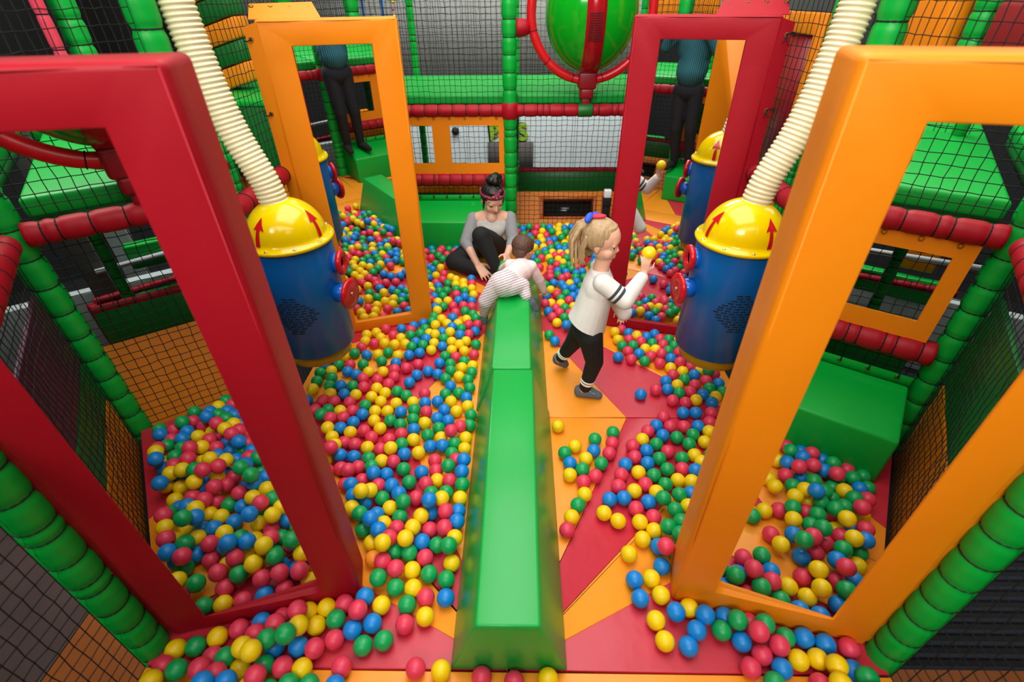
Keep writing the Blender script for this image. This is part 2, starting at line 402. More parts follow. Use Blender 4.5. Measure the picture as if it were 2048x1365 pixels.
    # green deck behind
    for a, b, lab in ((-1.24, -.06, 'left'), (-.04, 1.2, 'right'), (-2.6, -1.40, 'far left'), (1.36, 2.6, 'far right')):
        lo, hi = P(a, YB + .07, 1.10), P(b, YB + (1.25 if back else 1.9), 1.20)
        if back and 'far' in lab: continue
        c = (lo + hi) / 2; t = thing('deck_pad', 'bright green padded deck, ' + (lab if back else lab.replace('left', '#').replace('right', 'left').replace('#', 'right')) + ' pad,' + w_.replace(' of', ' behind'), 'deck', (c.x, c.y, 1.1), 0, 'green padded decks')
        hx, hy = abs(hi.x - lo.x) / 2, abs(hi.y - lo.y) / 2
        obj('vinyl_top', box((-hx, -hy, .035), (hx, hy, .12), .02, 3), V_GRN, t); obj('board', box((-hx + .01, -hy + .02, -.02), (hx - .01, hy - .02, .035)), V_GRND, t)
    pz = thing('low_wall_pad', ('dark green pad with an orange top edge behind the left step block' if back else 'dark green pad with orange top edge, seen under the right mirror rail'), 'pad', P(-.7, YB + .42, -.1))
    obj('foam_body', box((-.52, -.05, 0), (.56, .05, .362), .015, 2), V_GRND, pz); obj('top_edge', box((-.52, -.05, .366), (.56, .05, .46), .015, 2), V_ORG, pz)
    # rear side of the corridor: posts, rail, net, orange panel with dark window, green strip
    for x, wh in ((XL + .16, 'left'), (-.05, 'middle'), (XR, 'right')): padded('padded_post', (f'slim green padded post on the far side of the back deck, {wh} one' if back else f'slim green post of the deck behind the camera, {wh} one seen facing the back wall'), 'post', P(x, YB + 1.32, -.9), P(x, YB + 1.32, 2.7), .035, V_GRN, .12, 'slim green posts beyond the decks')
    padded('padded_rail', 'thin red rail beyond the net' + w_, 'rail', P(-.02, YB + .62, .43), P(1.3, YB + .62, .43), .022, V_RED, .08, 'thin red rails')
    tag(obj('valance_strip', prismbox(P(-.02, YB + .605, .20), P(1.3, YB + .635, .415)), V_GRND), 'green vinyl strip hanging under the thin red rail' + w_, 'strip')
    t = thing('orange_trough_panel', ('orange panel with dark recessed window behind the back net' if back else 'orange panel with dark window seen in the left mirror'), 'panel', P(.55, YB + .24, -.35), 0 if back else PI)
    t.rotation_euler = (-.52, 0, 0 if back else PI)
    X0, X1, Z0, Z1 = -.62, .85, -.25, .66
    xs = [X0, -.31, .21, X1]; zs = [Z0, .40, .575, Z1]; bm = bmesh.new(); V = {}
    def vert2(i, k):
        if (i, k) not in V: V[(i, k)] = bm.verts.new((xs[i], 0, zs[k]))
        return V[(i, k)]
    for i in range(3):
        for k in range(3):
            if i == 1 and k == 1: continue
            bm.faces.new((vert2(i, k), vert2(i + 1, k), vert2(i + 1, k + 1), vert2(i, k + 1)))
    r_ = bmesh.ops.extrude_face_region(bm, geom=list(bm.faces)); bmesh.ops.translate(bm, vec=(0, .09, 0), verts=[v for v in r_['geom'] if isinstance(v, bmesh.types.BMVert)])
    bmesh.ops.recalc_face_normals(bm, faces=bm.faces)
    obj('padded_surround', bm, V_ORG, t, smooth=False)
    obj('window_pane', box((-.33, .075, .38), (.23, .085, .59)), mat('dark_perspex', 0x1A1E1C, .12), t)
    fr = bmesh.new()
    for lo, hi in (((-.345, -.012, .375), (-.31, .01, .605)), ((.21, -.012, .375), (.245, .01, .605)), ((-.31, -.012, .575), (.21, .01, .605)), ((-.31, -.012, .375), (.21, .01, .40))): bx(fr, lo, hi, .004, 1)
    obj('window_surround', fr, mat('rust_vinyl', 0xC8601C, .4), t)
def prismbox(a, b): return box((min(a[0], b[0]), min(a[1], b[1]), min(a[2], b[2])), (max(a[0], b[0]), max(a[1], b[1]), max(a[2], b[2])), .004, 1)
end_wall(ident, ' of the back wall', True)
end_wall(rot, ' of the wall behind the camera', False)
# far net behind the back deck
net('safety_net', 'dense black net on the far side of the back deck', (-2.6, YB + 1.36, 1.2), (5.2, 0, 0), (0, 0, 1.5), 104, 30, r=.0021, group='black safety nets')
net('safety_net', 'black net far behind the camera, beyond the front deck', (2.5, YF - 1.36, 1.2), (-5, 0, 0), (0, 0, 1.5), 90, 28, r=.0024, group='black safety nets')

# green dome in its red ring (back) and its twin at the front
def dome(tf, back, cx=.545):
    c = tf((cx, YB + .03, 1.79)); s = -1 if back else 1
    t = thing('bubble_dome', 'glossy green dome with a red strap in the back net' if back else 'green dome in a red ring, seen in the left mirror', 'dome', (c.x, c.y, c.z - .36))
    bm = bmesh.new(); bmesh.ops.create_uvsphere(bm, u_segments=48, v_segments=32, radius=.355)
    bmesh.ops.transform(bm, matrix=Matrix.Translation((0, 0, .36)) @ Matrix.Diagonal((1, .9, 1.16, 1)), verts=bm.verts)
    obj('shell', bm, DOME, t)
    band = bmesh.new(); rings = []
    for i in range(41):
        a = -PI * .62 + PI * 1.24 * i / 40; y, z = s * .9 * .362 * math.cos(a), .36 + 1.16 * .362 * math.sin(a)
        y2, z2 = s * .9 * .345 * math.cos(a), .36 + 1.16 * .345 * math.sin(a)
        rings.append([band.verts.new(p) for p in ((-.07, y, z), (.07, y, z), (.07, y2, z2), (-.07, y2, z2))])
    for r0, r1 in zip(rings, rings[1:]):
        for k in range(4): band.faces.new((r0[k], r0[(k + 1) % 4], r1[(k + 1) % 4], r1[k]))
    bmesh.ops.recalc_face_normals(band, faces=band.faces)
    st = obj('strap', band, mat('translucent_red_plastic', 0xA8101C, .18), t)
    gr = bmesh.new()
    for i in range(11):
        for k in range(13):
            x = -.045 + .09 * i / 10; a = -.42 + .42 * k / 12; bx(gr, (x - .0025, s * .9 * .364 * math.cos(a) - .002, .36 + 1.16 * .364 * math.sin(a) - .0045), (x + .0025, s * .9 * .364 * math.cos(a) + .002, .36 + 1.16 * .364 * math.sin(a) + .0045))
    tag(obj('perforation', gr, BLACK, st), None, kind='stuff')
    # ring
    rg = thing('dome_ring', 'red padded ring around the green dome' + (' on the back wall' if back else ' behind the camera'), 'ring', c)
    pts = [(.465 * math.cos(a), s * .02, .465 * math.sin(a)) for a in [2 * PI * i / 96 for i in range(97)]]
    obj('ring_sleeve', tube(pts, [.036 * (1 - .10 * math.exp(-((i % 8) - 4) ** 2 / .6)) for i in range(97)], 12, False), mat('bright_red_vinyl', 0xD0141E, .3), rg)
    me = TIE.setdefault('ring', None) or bpy.data.meshes.new('cable_tie')
    if TIE['ring'] is None:
        b = torus(.0335, .003, 14, 5); b.to_mesh(me); b.free(); me.materials.append(BLACK); TIE['ring'] = me
    for i in range(12):
        a = 2 * PI * (i * 8 + 4) / 96; share('cable_tie', me, rg, align((.465 * math.cos(a), s * .02, .465 * math.sin(a)), (-math.sin(a), 0, math.cos(a))))
    k = bmesh.new(); bx(k, (-.075, s * .02 - .06, -.53), (.075, s * .02 + .06, -.40), .02, 3); bx(k, (-.055, s * .02 - .05, -.60), (.055, s * .02 + .05, -.52), .02, 3); bx(k, (-.035, s * .02 - .03, -.66), (.035, s * .02 + .03, -.59), .01, 2)
    obj('clamp_box', k, mat('dark_red_vinyl', 0x8E0E1C, .4), rg)
    if back:
        obj('spigot', lathe([(0, 0), (.062, 0), (.066, .02), (.058, .07), (.045, .10), (0, .10)], 20, align((-.58, s * .02, -.10), (1, 0, 0))), V_RED, rg)
        wr = tag(obj('rail_wrap', lathe([(.051, -.06), (.053, -.055), (.053, .055), (.051, .06)], 20, align((c.x, YB, 1.10), (1, 0, 0))), V_GRND), 'green wrap on the red rail below the dome clamp', 'wrap')
dome(ident, True)
dome(rot, False, .80)
# ================================================================== MIRROR FRAMES
def mirror_frame(label, inner, ang, w_, t_, h, ms, mt, mb, m, side, pane_yaw=0.0, lean=0.0, group='padded mirror frames'):
    """local x runs from the inner edge to the wall, y into the frame, z up; 'side' is -1 for frames on the left"""
    a = math.radians(ang)
    root = thing('mirror_frame', label, 'mirror', (inner[0], inner[1], 0), 0, group)
    dx = Vector((math.cos(a), math.sin(a), 0)); n = Vector((-dx.y, dx.x, 0)); flip = 1
    if n.y < 0: n = -n; flip = -1
    def L(x, y, z): return dx * x + n * (y + z * math.sin(math.radians(lean))) + Vector((0, 0, z))
    # padded surround with an opening, front at y=0
    bm = bmesh.new()
    ox, oz = [0, w_], [0, h]; ix, iz = [ms, w_ - ms], [mb, h - mt]
    def ringv(xs, zs, y): return [bm.verts.new((xs[i], y, zs[k])) for i, k in ((0, 0), (1, 0), (1, 1), (0, 1))]
    A, B, D, E_ = ringv(ox, oz, 0), ringv(ix, iz, 0), ringv(ox, oz, t_), ringv(ix, iz, .034)
    outer = []
    for i in range(4):
        j = (i + 1) % 4
        bm.faces.new((A[i], A[j], B[j], B[i])); bm.faces.new((B[i], B[j], E_[j], E_[i])); bm.faces.new((A[j], A[i], D[i], D[j]))
    bm.faces.new(D); bm.faces.new(E_[::-1])
    bmesh.ops.recalc_face_normals(bm, faces=bm.faces)
    oe = [e for e in bm.edges if all(v in A for v in e.verts) or (any(v in A for v in e.verts) and any(v in D for v in e.verts))]
    bmesh.ops.bevel(bm, geom=oe, offset=.016, segments=4, profile=.5, affect='EDGES')
    ie = [e for e in bm.edges if all(v in B for v in e.verts)]
    if ie: bmesh.ops.bevel(bm, geom=ie, offset=.004, segments=2, profile=.5, affect='EDGES')
    bmesh.ops.subdivide_edges(bm, edges=[e for e in bm.edges if e.calc_length() > .25], cuts=10, use_grid_fill=True)
    for v in bm.verts:                       # soft billows in the vinyl
        x, y, z = v.co
        if y < .02 and (x < ms - .01 or x > w_ - ms + .01 or z < mb - .01 or z > h - mt + .01):
            v.co.y -= .004 * math.sin(z * 7 + x * 9) * math.sin(x * 11 + 1)
        v.co = L(v.co.x, v.co.y, v.co.z)
    bmesh.ops.recalc_face_normals(bm, faces=bm.faces)
    obj('padded_surround', bm, m, root)
    # seam piping round the front edge
    pb = bmesh.new(); e = .012
    for p, q in (((e, .001, .02), (e, .001, h - .012)), ((e, .001, h - .010), (w_ - e, .001, h - .010)), ((.004, .012, h - .012), (.004, t_ - .01, h - .012))):
        sweep(pb, [L(*p), L(*q)], .0022, 6)
    obj('piping', pb, m, root)
    # mirror pane, a little turned inside its recess
    cy = math.radians(pane_yaw); cxm = w_ / 2; pv = []
    for x, z in ((ms - .012, mb - .012), (w_ - ms + .012, mb - .012), (w_ - ms + .012, h - mt + .012), (ms - .012, h - mt + .012)):
        pv.append((x, .0165 + (x - cxm) * math.tan(cy), z))
    v = [L(*p) for p in pv] + [L(p[0], p[1] + .004, p[2]) for p in pv]
    obj('mirror_pane', poly_bev(v, [(0, 1, 2, 3), (7, 6, 5, 4), (0, 1, 5, 4), (1, 2, 6, 5), (2, 3, 7, 6), (3, 0, 4, 7)]), MIRROR, root, smooth=False)
    # flap laced to the wall net
    f = [(w_ - .012, .004, .03), (w_ + .055, .02, .03), (w_ + .055, .02, h - .03), (w_ - .012, .004, h - .01)]
    v = [L(*p) for p in f] + [L(p[0], p[1] + .004, p[2]) for p in f]
    fl = obj('lacing_flap', poly_bev(v, [(0, 1, 2, 3), (7, 6, 5, 4), (0, 1, 5, 4), (1, 2, 6, 5), (2, 3, 7, 6), (3, 0, 4, 7)]), m, root, smooth=False)
    me = TIE['eye']; mk = TIE.get('cord')
    if mk is None:
        mk = bpy.data.meshes.new('tie_cord'); bb = bmesh.new()
        sweep(bb, catmull([(0, 0, 0), (.02, -.012, .012), (.035, 0, 0), (.02, .012, -.006), (0, 0, 0)], 5), .003, 5, False); sweep(bb, [(0, 0, 0), (-.012, -.016, -.03)], .0025, 5); sweep(bb, [(0, 0, 0), (.01, -.018, -.028)], .0025, 5)
        bb.to_mesh(mk); bb.free(); mk.materials.append(BLACK); TIE['cord'] = mk
    k = 6
    for i in range(k):
        z = .10 + (h - .18) * i / (k - 1); p = L(w_ + .032, .012, z)
        share('eyelet', me, fl, align(p, -n)); share('tie_cord', mk, fl, Matrix.Translation(p) @ Matrix.Rotation(a, 4, 'Z'))
    # top flap that ties back
    f = [(w_ - .30, t_ * .7, h - .004), (w_ + .03, t_ * .7, h - .004), (w_ + .02, t_ + .05, h + .055), (w_ - .27, t_ + .05, h + .06)]
    v = [L(*p) for p in f] + [L(p[0], p[1], p[2] + .004) for p in f]
    tf_ = obj('top_flap', poly_bev(v, [(0, 1, 2, 3), (7, 6, 5, 4), (0, 1, 5, 4), (1, 2, 6, 5), (2, 3, 7, 6), (3, 0, 4, 7)]), m, root, smooth=False)
    for i in range(4): share('eyelet', me, tf_, align(L(w_ - .25 + .26 * i / 3, t_ + .035, h + .048), n * -.5 + Vector((0, 0, 1))))
    return root
mirror_frame('red padded mirror frame at the left front, nearest the camera', (-.608, .961), 193.4, .666, .14, 1.816, .133, .102, .088, V_RED, -1, PYAW['FL'], -.87)
mirror_frame('orange padded mirror frame at the right front, nearest the camera', (.578, .961), -13.9, .667, .155, 1.816, .140, .104, .120, V_ORG, 1, PYAW['FR'], 0)
mirror_frame('orange padded mirror frame at the left rear, behind the blue tank', (-.622, 2.93), 198.1, .665, .12, 1.816, .142, .112, .085, V_ORG, -1, PYAW['BL'], -.9)
mirror_frame('red padded mirror frame at the right rear, behind the girl', (.553, 2.878), -14.9, .684, .09, 1.816, .143, .102, .070, V_RED, 1, PYAW['BR'], .7)

# ================================================================== TALKING TANKS WITH HOSES
def tank(c, rim, kdirs, kz, klen, gdir, label, hose_pts, hose_label, adirs):
    x, y = c; r = .185
    t = thing('talking_tank', label, 'play tank', (x, y, .35), 0, 'blue and yellow talking tanks')
    zr = rim - .35
    obj('drum', lathe([(0, .075), (r - .02, .075), (r, .085), (r, zr - .012), (r - .004, zr), (0, zr)], 48), C_BLUE, t)
    obj('bottom_cap', lathe([(0, 0), (r - .05, .002), (r - .03, .015), (r - .022, .078), (0, .078)], 48), C_YELD, t)
    prof = [(r + .012, zr - .006), (r + .016, zr + .003), (r + .012, zr + .012), (r - .012, zr + .016)] + [((r - .014) * math.cos(a), zr + .016 + (r - .016) * .98 * math.sin(a)) for a in [i * PI / 2 / 16 for i in range(1, 17)]]
    d = obj('dome_cap', lathe([(0, zr - .006)] + prof[:-1] + [(0, prof[-1][1])], 48), C_YEL, t)
    b = bmesh.new(); bmesh.ops.create_uvsphere(b, u_segments=10, v_segments=6, radius=.008); bmesh.ops.scale(b, vec=(1, 1, .55), verts=b.verts)
    mb = bpy.data.meshes.new('bolt'); b.to_mesh(mb); b.free(); mb.materials.append(STEEL)
    for k in range(10):
        a = 2 * PI * k / 10 + .2; share('bolt', mb, d, Matrix.Translation((math.cos(a) * (r + .004), math.sin(a) * (r + .004), zr + .014)))
    # red arrows on the dome, pointing up
    for a0 in adirs:
        bm = bmesh.new(); R = r - .013
        def S(da, el): 
            rr = R + .0022; e_ = math.radians(el); q = math.radians(a0 + da)
            return Vector((rr * math.cos(e_) * math.cos(q), rr * math.cos(e_) * math.sin(q), zr + .016 + rr * .985 * math.sin(e_)))
        pts = [(-3.0 + 2 * k / 8, 3 + 26 * k / 8) for k in range(9)]
        L_ = [bm.verts.new(S(p[0] - 3.2 + k * .1, p[1])) for k, p in enumerate(pts)]; R__ = [bm.verts.new(S(p[0] + 3.2 - k * .1 + 1, p[1])) for k, p in enumerate(pts)]
        for k in range(8): bm.faces.new((L_[k], R__[k], R__[k + 1], L_[k + 1]))
        hl, hr, tip = bm.verts.new(S(-10, 27)), bm.verts.new(S(10, 26)), bm.verts.new(S(2, 47)); mid = bm.verts.new(S(0, 32)); m2 = bm.verts.new(S(-4.5, 37)); m3 = bm.verts.new(S(6, 36))
        bm.faces.new((hl, L_[8], mid, m2)); bm.faces.new((L_[8], R__[8], mid)); bm.faces.new((R__[8], hr, m3, mid)); bm.faces.new((m2, mid, m3, tip))
        bmesh.ops.recalc_face_normals(bm, faces=bm.faces)
        obj('arrow_mark', bm, C_RED, d)
    # speaking tubes
    for (kd, z, ln, kind) in zip(kdirs, kz, klen, ('ring', 'disc')):
        kd = Vector((kd[0], kd[1], 0)).normalized()
        M_ = align(kd * (r - .012) + Vector((0, 0, z - .35)), kd)
        k = obj('speaking_tube', lathe([(.030, 0), (.046, .002), (.046, ln), (.030, ln), (.026, .004)], 24, M_), C_BLU2, t)
        if kind == 'ring': obj('red_collar', lathe([(.028, ln - .004), (.052, ln - .002), (.061, ln + .006), (.061, ln + .018), (.052, ln + .026), (.034, ln + .022), (.028, ln + .010)], 32, M_), C_RED, k)
        else:
            obj('red_disc', lathe([(0, ln - .004), (.060, ln - .003), (.074, ln + .004), (.076, ln + .014), (.070, ln + .022), (.03, ln + .020), (0, ln + .019)], 36, M_), C_RED, k)
            obj('centre_bolt', lathe([(0, ln + .018), (.010, ln + .018), (.009, ln + .026), (0, ln + .028)], 12, M_), BRASS if x < 0 else STEEL, k)
    # diamond of speaker slots
    bm = bmesh.new(); g0 = math.atan2(gdir[1], gdir[0])
    for row in range(15):
        n_ = 7 - abs(row - 7) * .75; n_ = max(1, int(round(n_))); z = (.685 if x < 0 else .715) - .35 + (row - 7) * .0135
        for k in range(n_):
            a = g0 + ((k - (n_ - 1) / 2) * .0335) / r + (row % 2) * .02
            bx(bm, (r - .002, -.0125, z - .0028), (r + .0012, .0125, z + .0028), 0, 1, Matrix.Rotation(a, 4, 'Z'))
    tag(obj('speaker_slots', bm, BLACK, t), None, kind='stuff')
    s = 1 if x > 0 else -1
    obj('wall_bracket', box((s * (r - .02) - .012, -.03, .30), (s * (r - .02) + .06 * s + .012, .03, .55), .004, 1) if s > 0 else box((-(r + .04) - .012, -.03, .30), (-(r - .02) + .012, .03, .55), .004, 1), STEEL, t)
    # corrugated hose
    P = catmull(hose_pts, 14); L = [0]
    for a, b in zip(P, P[1:]): L.append(L[-1] + (b - a).length)
    n_ = int(L[-1] / .0045); pts = []
    k = 0
    for i in range(n_ + 1):
        s_ = L[-1] * i / n_
        while k < len(L) - 2 and L[k + 1] < s_: k += 1
        pts.append(P[k].lerp(P[k + 1], (s_ - L[k]) / max(1e-6, L[k + 1] - L[k])))
    o0 = pts[0].copy()
    hb = thing('corrugated_hose', hose_label, 'hose', o0, 0, 'cream corrugated hoses')
    rad = [(.0625, .060, .0545, .060)[i % 4] for i in range(n_ + 1)]
    obj('ribbed_wall', tube([p - o0 for p in pts], rad, 20), HOSE, hb)
    return t
tank((-1.06, 2.08), 1.0, [(1, .04), (1, -.19)], [.872, .732], [.028, .062], (.04, -1), 'blue and yellow talking tank on the left, before the orange mirror',
     [(-1.075, 2.085, 1.13), (-1.10, 2.09, 1.26), (-1.165, 2.095, 1.45), (-1.205, 2.10, 1.64), (-1.235, 2.11, 1.9), (-1.25, 2.11, 2.35)], 'cream corrugated hose rising from the left tank past the red frame', (-12, -108, 165, 80))
tank((.99, 2.06), 1.0, [(-1, 0), (-1, -.12)], [.908, .764], [.028, .062], (-.03, -1), 'blue and yellow talking tank on the right, behind the orange frame',
     [(1.005, 2.065, 1.13), (1.03, 2.07, 1.26), (1.10, 2.075, 1.45), (1.15, 2.09, 1.64), (1.19, 2.11, 1.9), (1.21, 2.12, 2.35)], 'cream corrugated hose rising from the right tank behind the orange frame', (-168, -72, 15, 100))

# ================================================================== SIDE WALLS
posts_y = (.775, 2.02, 3.25)
for s, x in ((-1, XL - .055), (1, XR + .055)):
    nm = 'left' if s < 0 else 'right'
    for y, what in zip(posts_y, ('by the near mirror frame', 'behind the tank hose', 'beside the rear mirror frame')):
        padded('padded_post', f'green padded post on the {nm} side {what}', 'post', (x, y, -.9), (x, y, 2.7), .052, V_GRN, .11, 'green padded posts')
    yy = [YF, .70, 1.95, 3.18, YB]
    for a, b, wd in zip(yy, yy[1:], ('nearest the camera', 'between the near frame and the tank', 'between tank and rear frame', 'at the rear corner')):
        padded('padded_rail', f'red padded side rail on the {nm}, {wd}', 'rail', (x, a + .09, 1.10), (x, b + .02, 1.10), .047, V_RED, .115, 'red padded rails')
    pys = [YF + .02] + [p for p in posts_y] + [YB + .02]
    for a, b, wd in zip(pys, pys[1:], ('nearest the camera', 'between near frame and tank', 'between tank and rear frame', 'at the rear corner')):
        for z0, z1, lv in ((-.02, 1.045, 'lower'), (1.155, 2.6, 'upper')):
            net('safety_net', f'black net on the {nm} side, {lv} part, {wd}', (x, a + .06, z0), (0, b - a - .12, 0), (0, 0, z1 - z0), max(4, int((b - a) / .044)), int((z1 - z0) / .044), r=.0018, wob=.0025, group='black safety nets')
    for a, b, wd in ((YF, .715, 'near half'), (.84, 1.95, 'further half')):
        net('safety_net', f'black net hanging below the floor edge on the {nm} side, {wd}', (x, a, -.9), (0, b - a, 0), (0, 0, .80), 22, 16, r=.0024, wob=.005, group='black safety nets')

# things just outside the side nets
def slab(name, label, cat, verts, m, parts=None, th=.03, n=(0, 0, 1)):
    o = Vector(verts[0]); n = Vector(n) * th; k = len(verts)
    v = [Vector(p) - o for p in verts] + [Vector(p) - o + n for p in verts]
    f = [tuple(range(k))[::-1], tuple(range(k, 2 * k))] + [(i, (i + 1) % k, k + (i + 1) % k, k + i) for i in range(k)]
    t = thing(name, label, cat, o) if parts else None
    ob = obj('vinyl_sheet' if parts else name, poly_bev(v, f, .006, 2), m, t, smooth=False)
    if not parts: ob.location = o; tag(ob, label, cat); return ob
    return t
def skirt(lab, s, y0, y1, z0, z1, m, x=1.33):
    x = (x + .03) * s if s < 0 else x
    return slab('side_skirt', lab, 'skirt', [(x, y0, z0), (x, y1, z0), (x, y1, z1), (x, y0, z1)], m, n=(-s, 0, 0), th=.02)
skirt('plum vinyl sheet outside the left net, uppermost of three colours, seen in the left mirror', -1, -.44, .46, .50, .86, V_PUR)
skirt('green vinyl sheet outside the left net, seen in the left mirror', -1, -.44, .46, .27, .49, V_GRND)
skirt('orange vinyl sheet low outside the left net, seen in the left mirror', -1, -.44, .46, -.16, .26, V_ORG)
skirt('dark green vinyl sheet outside the right net, seen in the right mirror', 1, -.44, .46, .40, .86, V_GRND)
skirt('orange vinyl sheet low outside the right net, seen in the right mirror', 1, -.44, .46, -.16, .39, V_ORG)
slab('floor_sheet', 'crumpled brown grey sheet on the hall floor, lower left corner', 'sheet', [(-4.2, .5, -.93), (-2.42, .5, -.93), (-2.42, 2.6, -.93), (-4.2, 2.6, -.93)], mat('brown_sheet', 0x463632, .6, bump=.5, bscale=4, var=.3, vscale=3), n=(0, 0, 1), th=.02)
slab('floor_pad', 'orange pad on the hall floor outside the left net', 'pad', [(-2.38, .6, -.93), (-1.45, .6, -.93), (-1.45, 1.9, -.93), (-2.38, 1.9, -.93)], mat('dark_orange_vinyl', 0x8A480C, .6, bump=.4, bscale=4, var=.25, vscale=4), n=(0, 0, 1), th=.06)  # darker, blotchy orange than the other orange vinyl
slab('floor_pad', 'orange pad on the hall floor at the lower right corner', 'pad', [(1.7, .5, -.9), (3.2, .5, -.9), (3.2, 1.06, -.9), (1.7, 1.06, -.9)], mat('dark_orange_vinyl', 0x8A480C, .6), n=(0, 0, 1), th=.05)
# ribbed dark matting on the hall floor, right
t = thing('ribbed_matting', 'dark ribbed matting on the hall floor in the lower right corner', 'matting', (2.5, 1.6, -.94))
obj('base_sheet', box((-.9, -1.2, 0), (1.2, 1.2, .012)), CARPET, t)
rb = box((-.9, -.012, .012), (1.2, .012, .028), .004, 1); rme = bpy.data.meshes.new('rib'); rb.to_mesh(rme); rb.free(); rme.materials.append(mat('matting_rib', 0x1A2028, .85))
for i in range(40): share('rib', rme, t, Matrix.Translation((0, -1.17 + i * .06, 0)))

# ---- left side scenery beyond the net
def block(name, label, cat, lo, hi, m, bev=.02, child=None):
    t = thing(name, label, cat, ((lo[0] + hi[0]) / 2, (lo[1] + hi[1]) / 2, lo[2])); o = Vector(t.location)
    obj('foam_body', box(Vector(lo) - o, Vector(hi) - o, bev, 3), m, t)
    if child: obj(child[0], box(Vector(child[1]) - o, Vector(child[2]) - o, .012, 2), child[3], t)
    return t
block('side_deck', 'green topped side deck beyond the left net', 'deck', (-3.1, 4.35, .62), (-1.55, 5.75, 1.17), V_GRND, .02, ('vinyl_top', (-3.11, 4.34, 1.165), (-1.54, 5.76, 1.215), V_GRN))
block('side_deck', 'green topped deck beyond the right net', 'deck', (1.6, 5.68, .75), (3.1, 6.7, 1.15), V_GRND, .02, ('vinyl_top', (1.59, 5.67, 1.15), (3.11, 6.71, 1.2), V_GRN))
for i, (z0, z1, mm) in enumerate(((-.9, -.2, V_ORG), (-.2, .6, V_ORG))):
    block('padded_wall_pad', ('lower' if i == 0 else 'upper') + ' orange padded wall pad under the left side deck', 'pad', (-2.9, 4.45, z0 + .01), (-1.75, 4.62, z1), mm, .05)
col = thing('striped_column', 'column of alternating green and orange pads beyond the left net', 'column', (-2.62, 4.95, 1.22))
for i in range(7):
    b = box((-.24, -.12, i * .165 + .004), (.24, .12, (i + 1) * .165 - .004), .02, 2)
    bmesh.ops.transform(b, matrix=Matrix.Shear('XY', 4, (0, 0)), verts=b.verts)
    for v in b.verts: v.co.z += v.co.x * .28
    obj('pad', b, V_ORG if i % 2 == 0 else V_GRND, col)
for y in (3.2, 4.24): padded('padded_post', 'green padded outer post beyond the left net, ' + ('nearer' if y < 4 else 'further') + ' one', 'post', (-2.5, y, -.9), (-2.5, y, 2.8), .06, V_GRN, .13, 'green padded outer posts')
padded('thin_pole', 'thin pink-red pole in the dark upper left corner', 'pole', (-2.5, 3.03, -.9), (-2.5, 3.03, 2.8), .03, mat('pink_vinyl', 0xE0475A, .25), .16)
padded('padded_rail', 'red padded rail below the striped column, beyond the left net', 'rail', (-2.5, 3.27, .75), (-2.5, 4.17, .75), .05, V_RED, .12, 'red padded rails')
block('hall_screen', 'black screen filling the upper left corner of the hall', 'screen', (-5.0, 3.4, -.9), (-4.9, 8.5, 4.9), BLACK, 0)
# ---- right side scenery beyond the net
t = thing('orange_frame_panel', 'orange framed panel with a dark red centre beyond the right net', 'panel', (2.5, 5.16, .3))
fr = bmesh.new()
for lo, hi in (((-.04, -.42, 0), (.04, -.28, 1.46)), ((-.04, .28, 0), (.04, .42, 1.46)), ((-.04, -.28, 1.30), (.04, .28, 1.46)), ((-.04, -.28, 0), (.04, .28, .14))): bx(fr, lo, hi, .012, 2)
[obj('leg', box((-.03, y - .05, -1.25), (.03, y + .05, 0), .006, 1), V_ORG, t) for y in (-.35, .35)]
obj('padded_surround', fr, V_ORG, t); obj('centre_sheet', box((-.01, -.29, .13), (.01, .29, 1.31)), mat('dark_red_vinyl', 0x8E0E1C, .4), t)
for y, lab in ((4.62, 'further'), (3.2, 'nearer')): padded('padded_post', f'green padded outer post beyond the right net, {lab} one', 'post', (2.5, y, -.9), (2.5, y, 2.8), .06, V_GRN, .13, 'green padded outer posts')
padded('padded_rail', 'red padded rail between the outer posts beyond the right net', 'rail', (2.5, 3.3, 1.15), (2.5, 4.6, 1.15), .05, V_RED, .12, 'red padded rails')
block('outer_pad', 'long dark red pad at the top right, beyond the net', 'pad', (2.46, .6, 1.60), (2.62, 3.1, 1.86), mat('dark_red_vinyl', 0x8E0E1C, .4), .03)
block('outer_pad', 'orange upright pad at the top right beside the dark red one', 'pad', (2.40, 3.32, 1.2), (2.56, 3.75, 2.4), V_ORG, .03)
block('outer_pad', 'amber upright pad at the far top right edge', 'pad', (2.30, 1.35, 1.55), (2.44, 1.85, 2.3), C_YELD, .03)
lp = thing('lit_panel', 'small bright light panel low beyond the right net', 'light', (3.35, 6.6, .9))
em = bpy.data.materials.new('lit_panel_glow'); em.use_nodes = True; em.node_tree.nodes['Principled BSDF'].inputs['Emission Color'].default_value = (.85, .92, 1, 1); em.node_tree.nodes['Principled BSDF'].inputs['Emission Strength'].default_value = 1.5
obj('diffuser', box((-.17, -.02, 0), (.17, 0, .32)), em, lp); obj('housing', box((-.2, 0, -.03), (.2, .06, .35), .006, 1), GREY_WALL, lp); obj('stand', box((-.03, .005, -1.85), (.03, .05, -.03), .004, 1), GREY_WALL, lp)

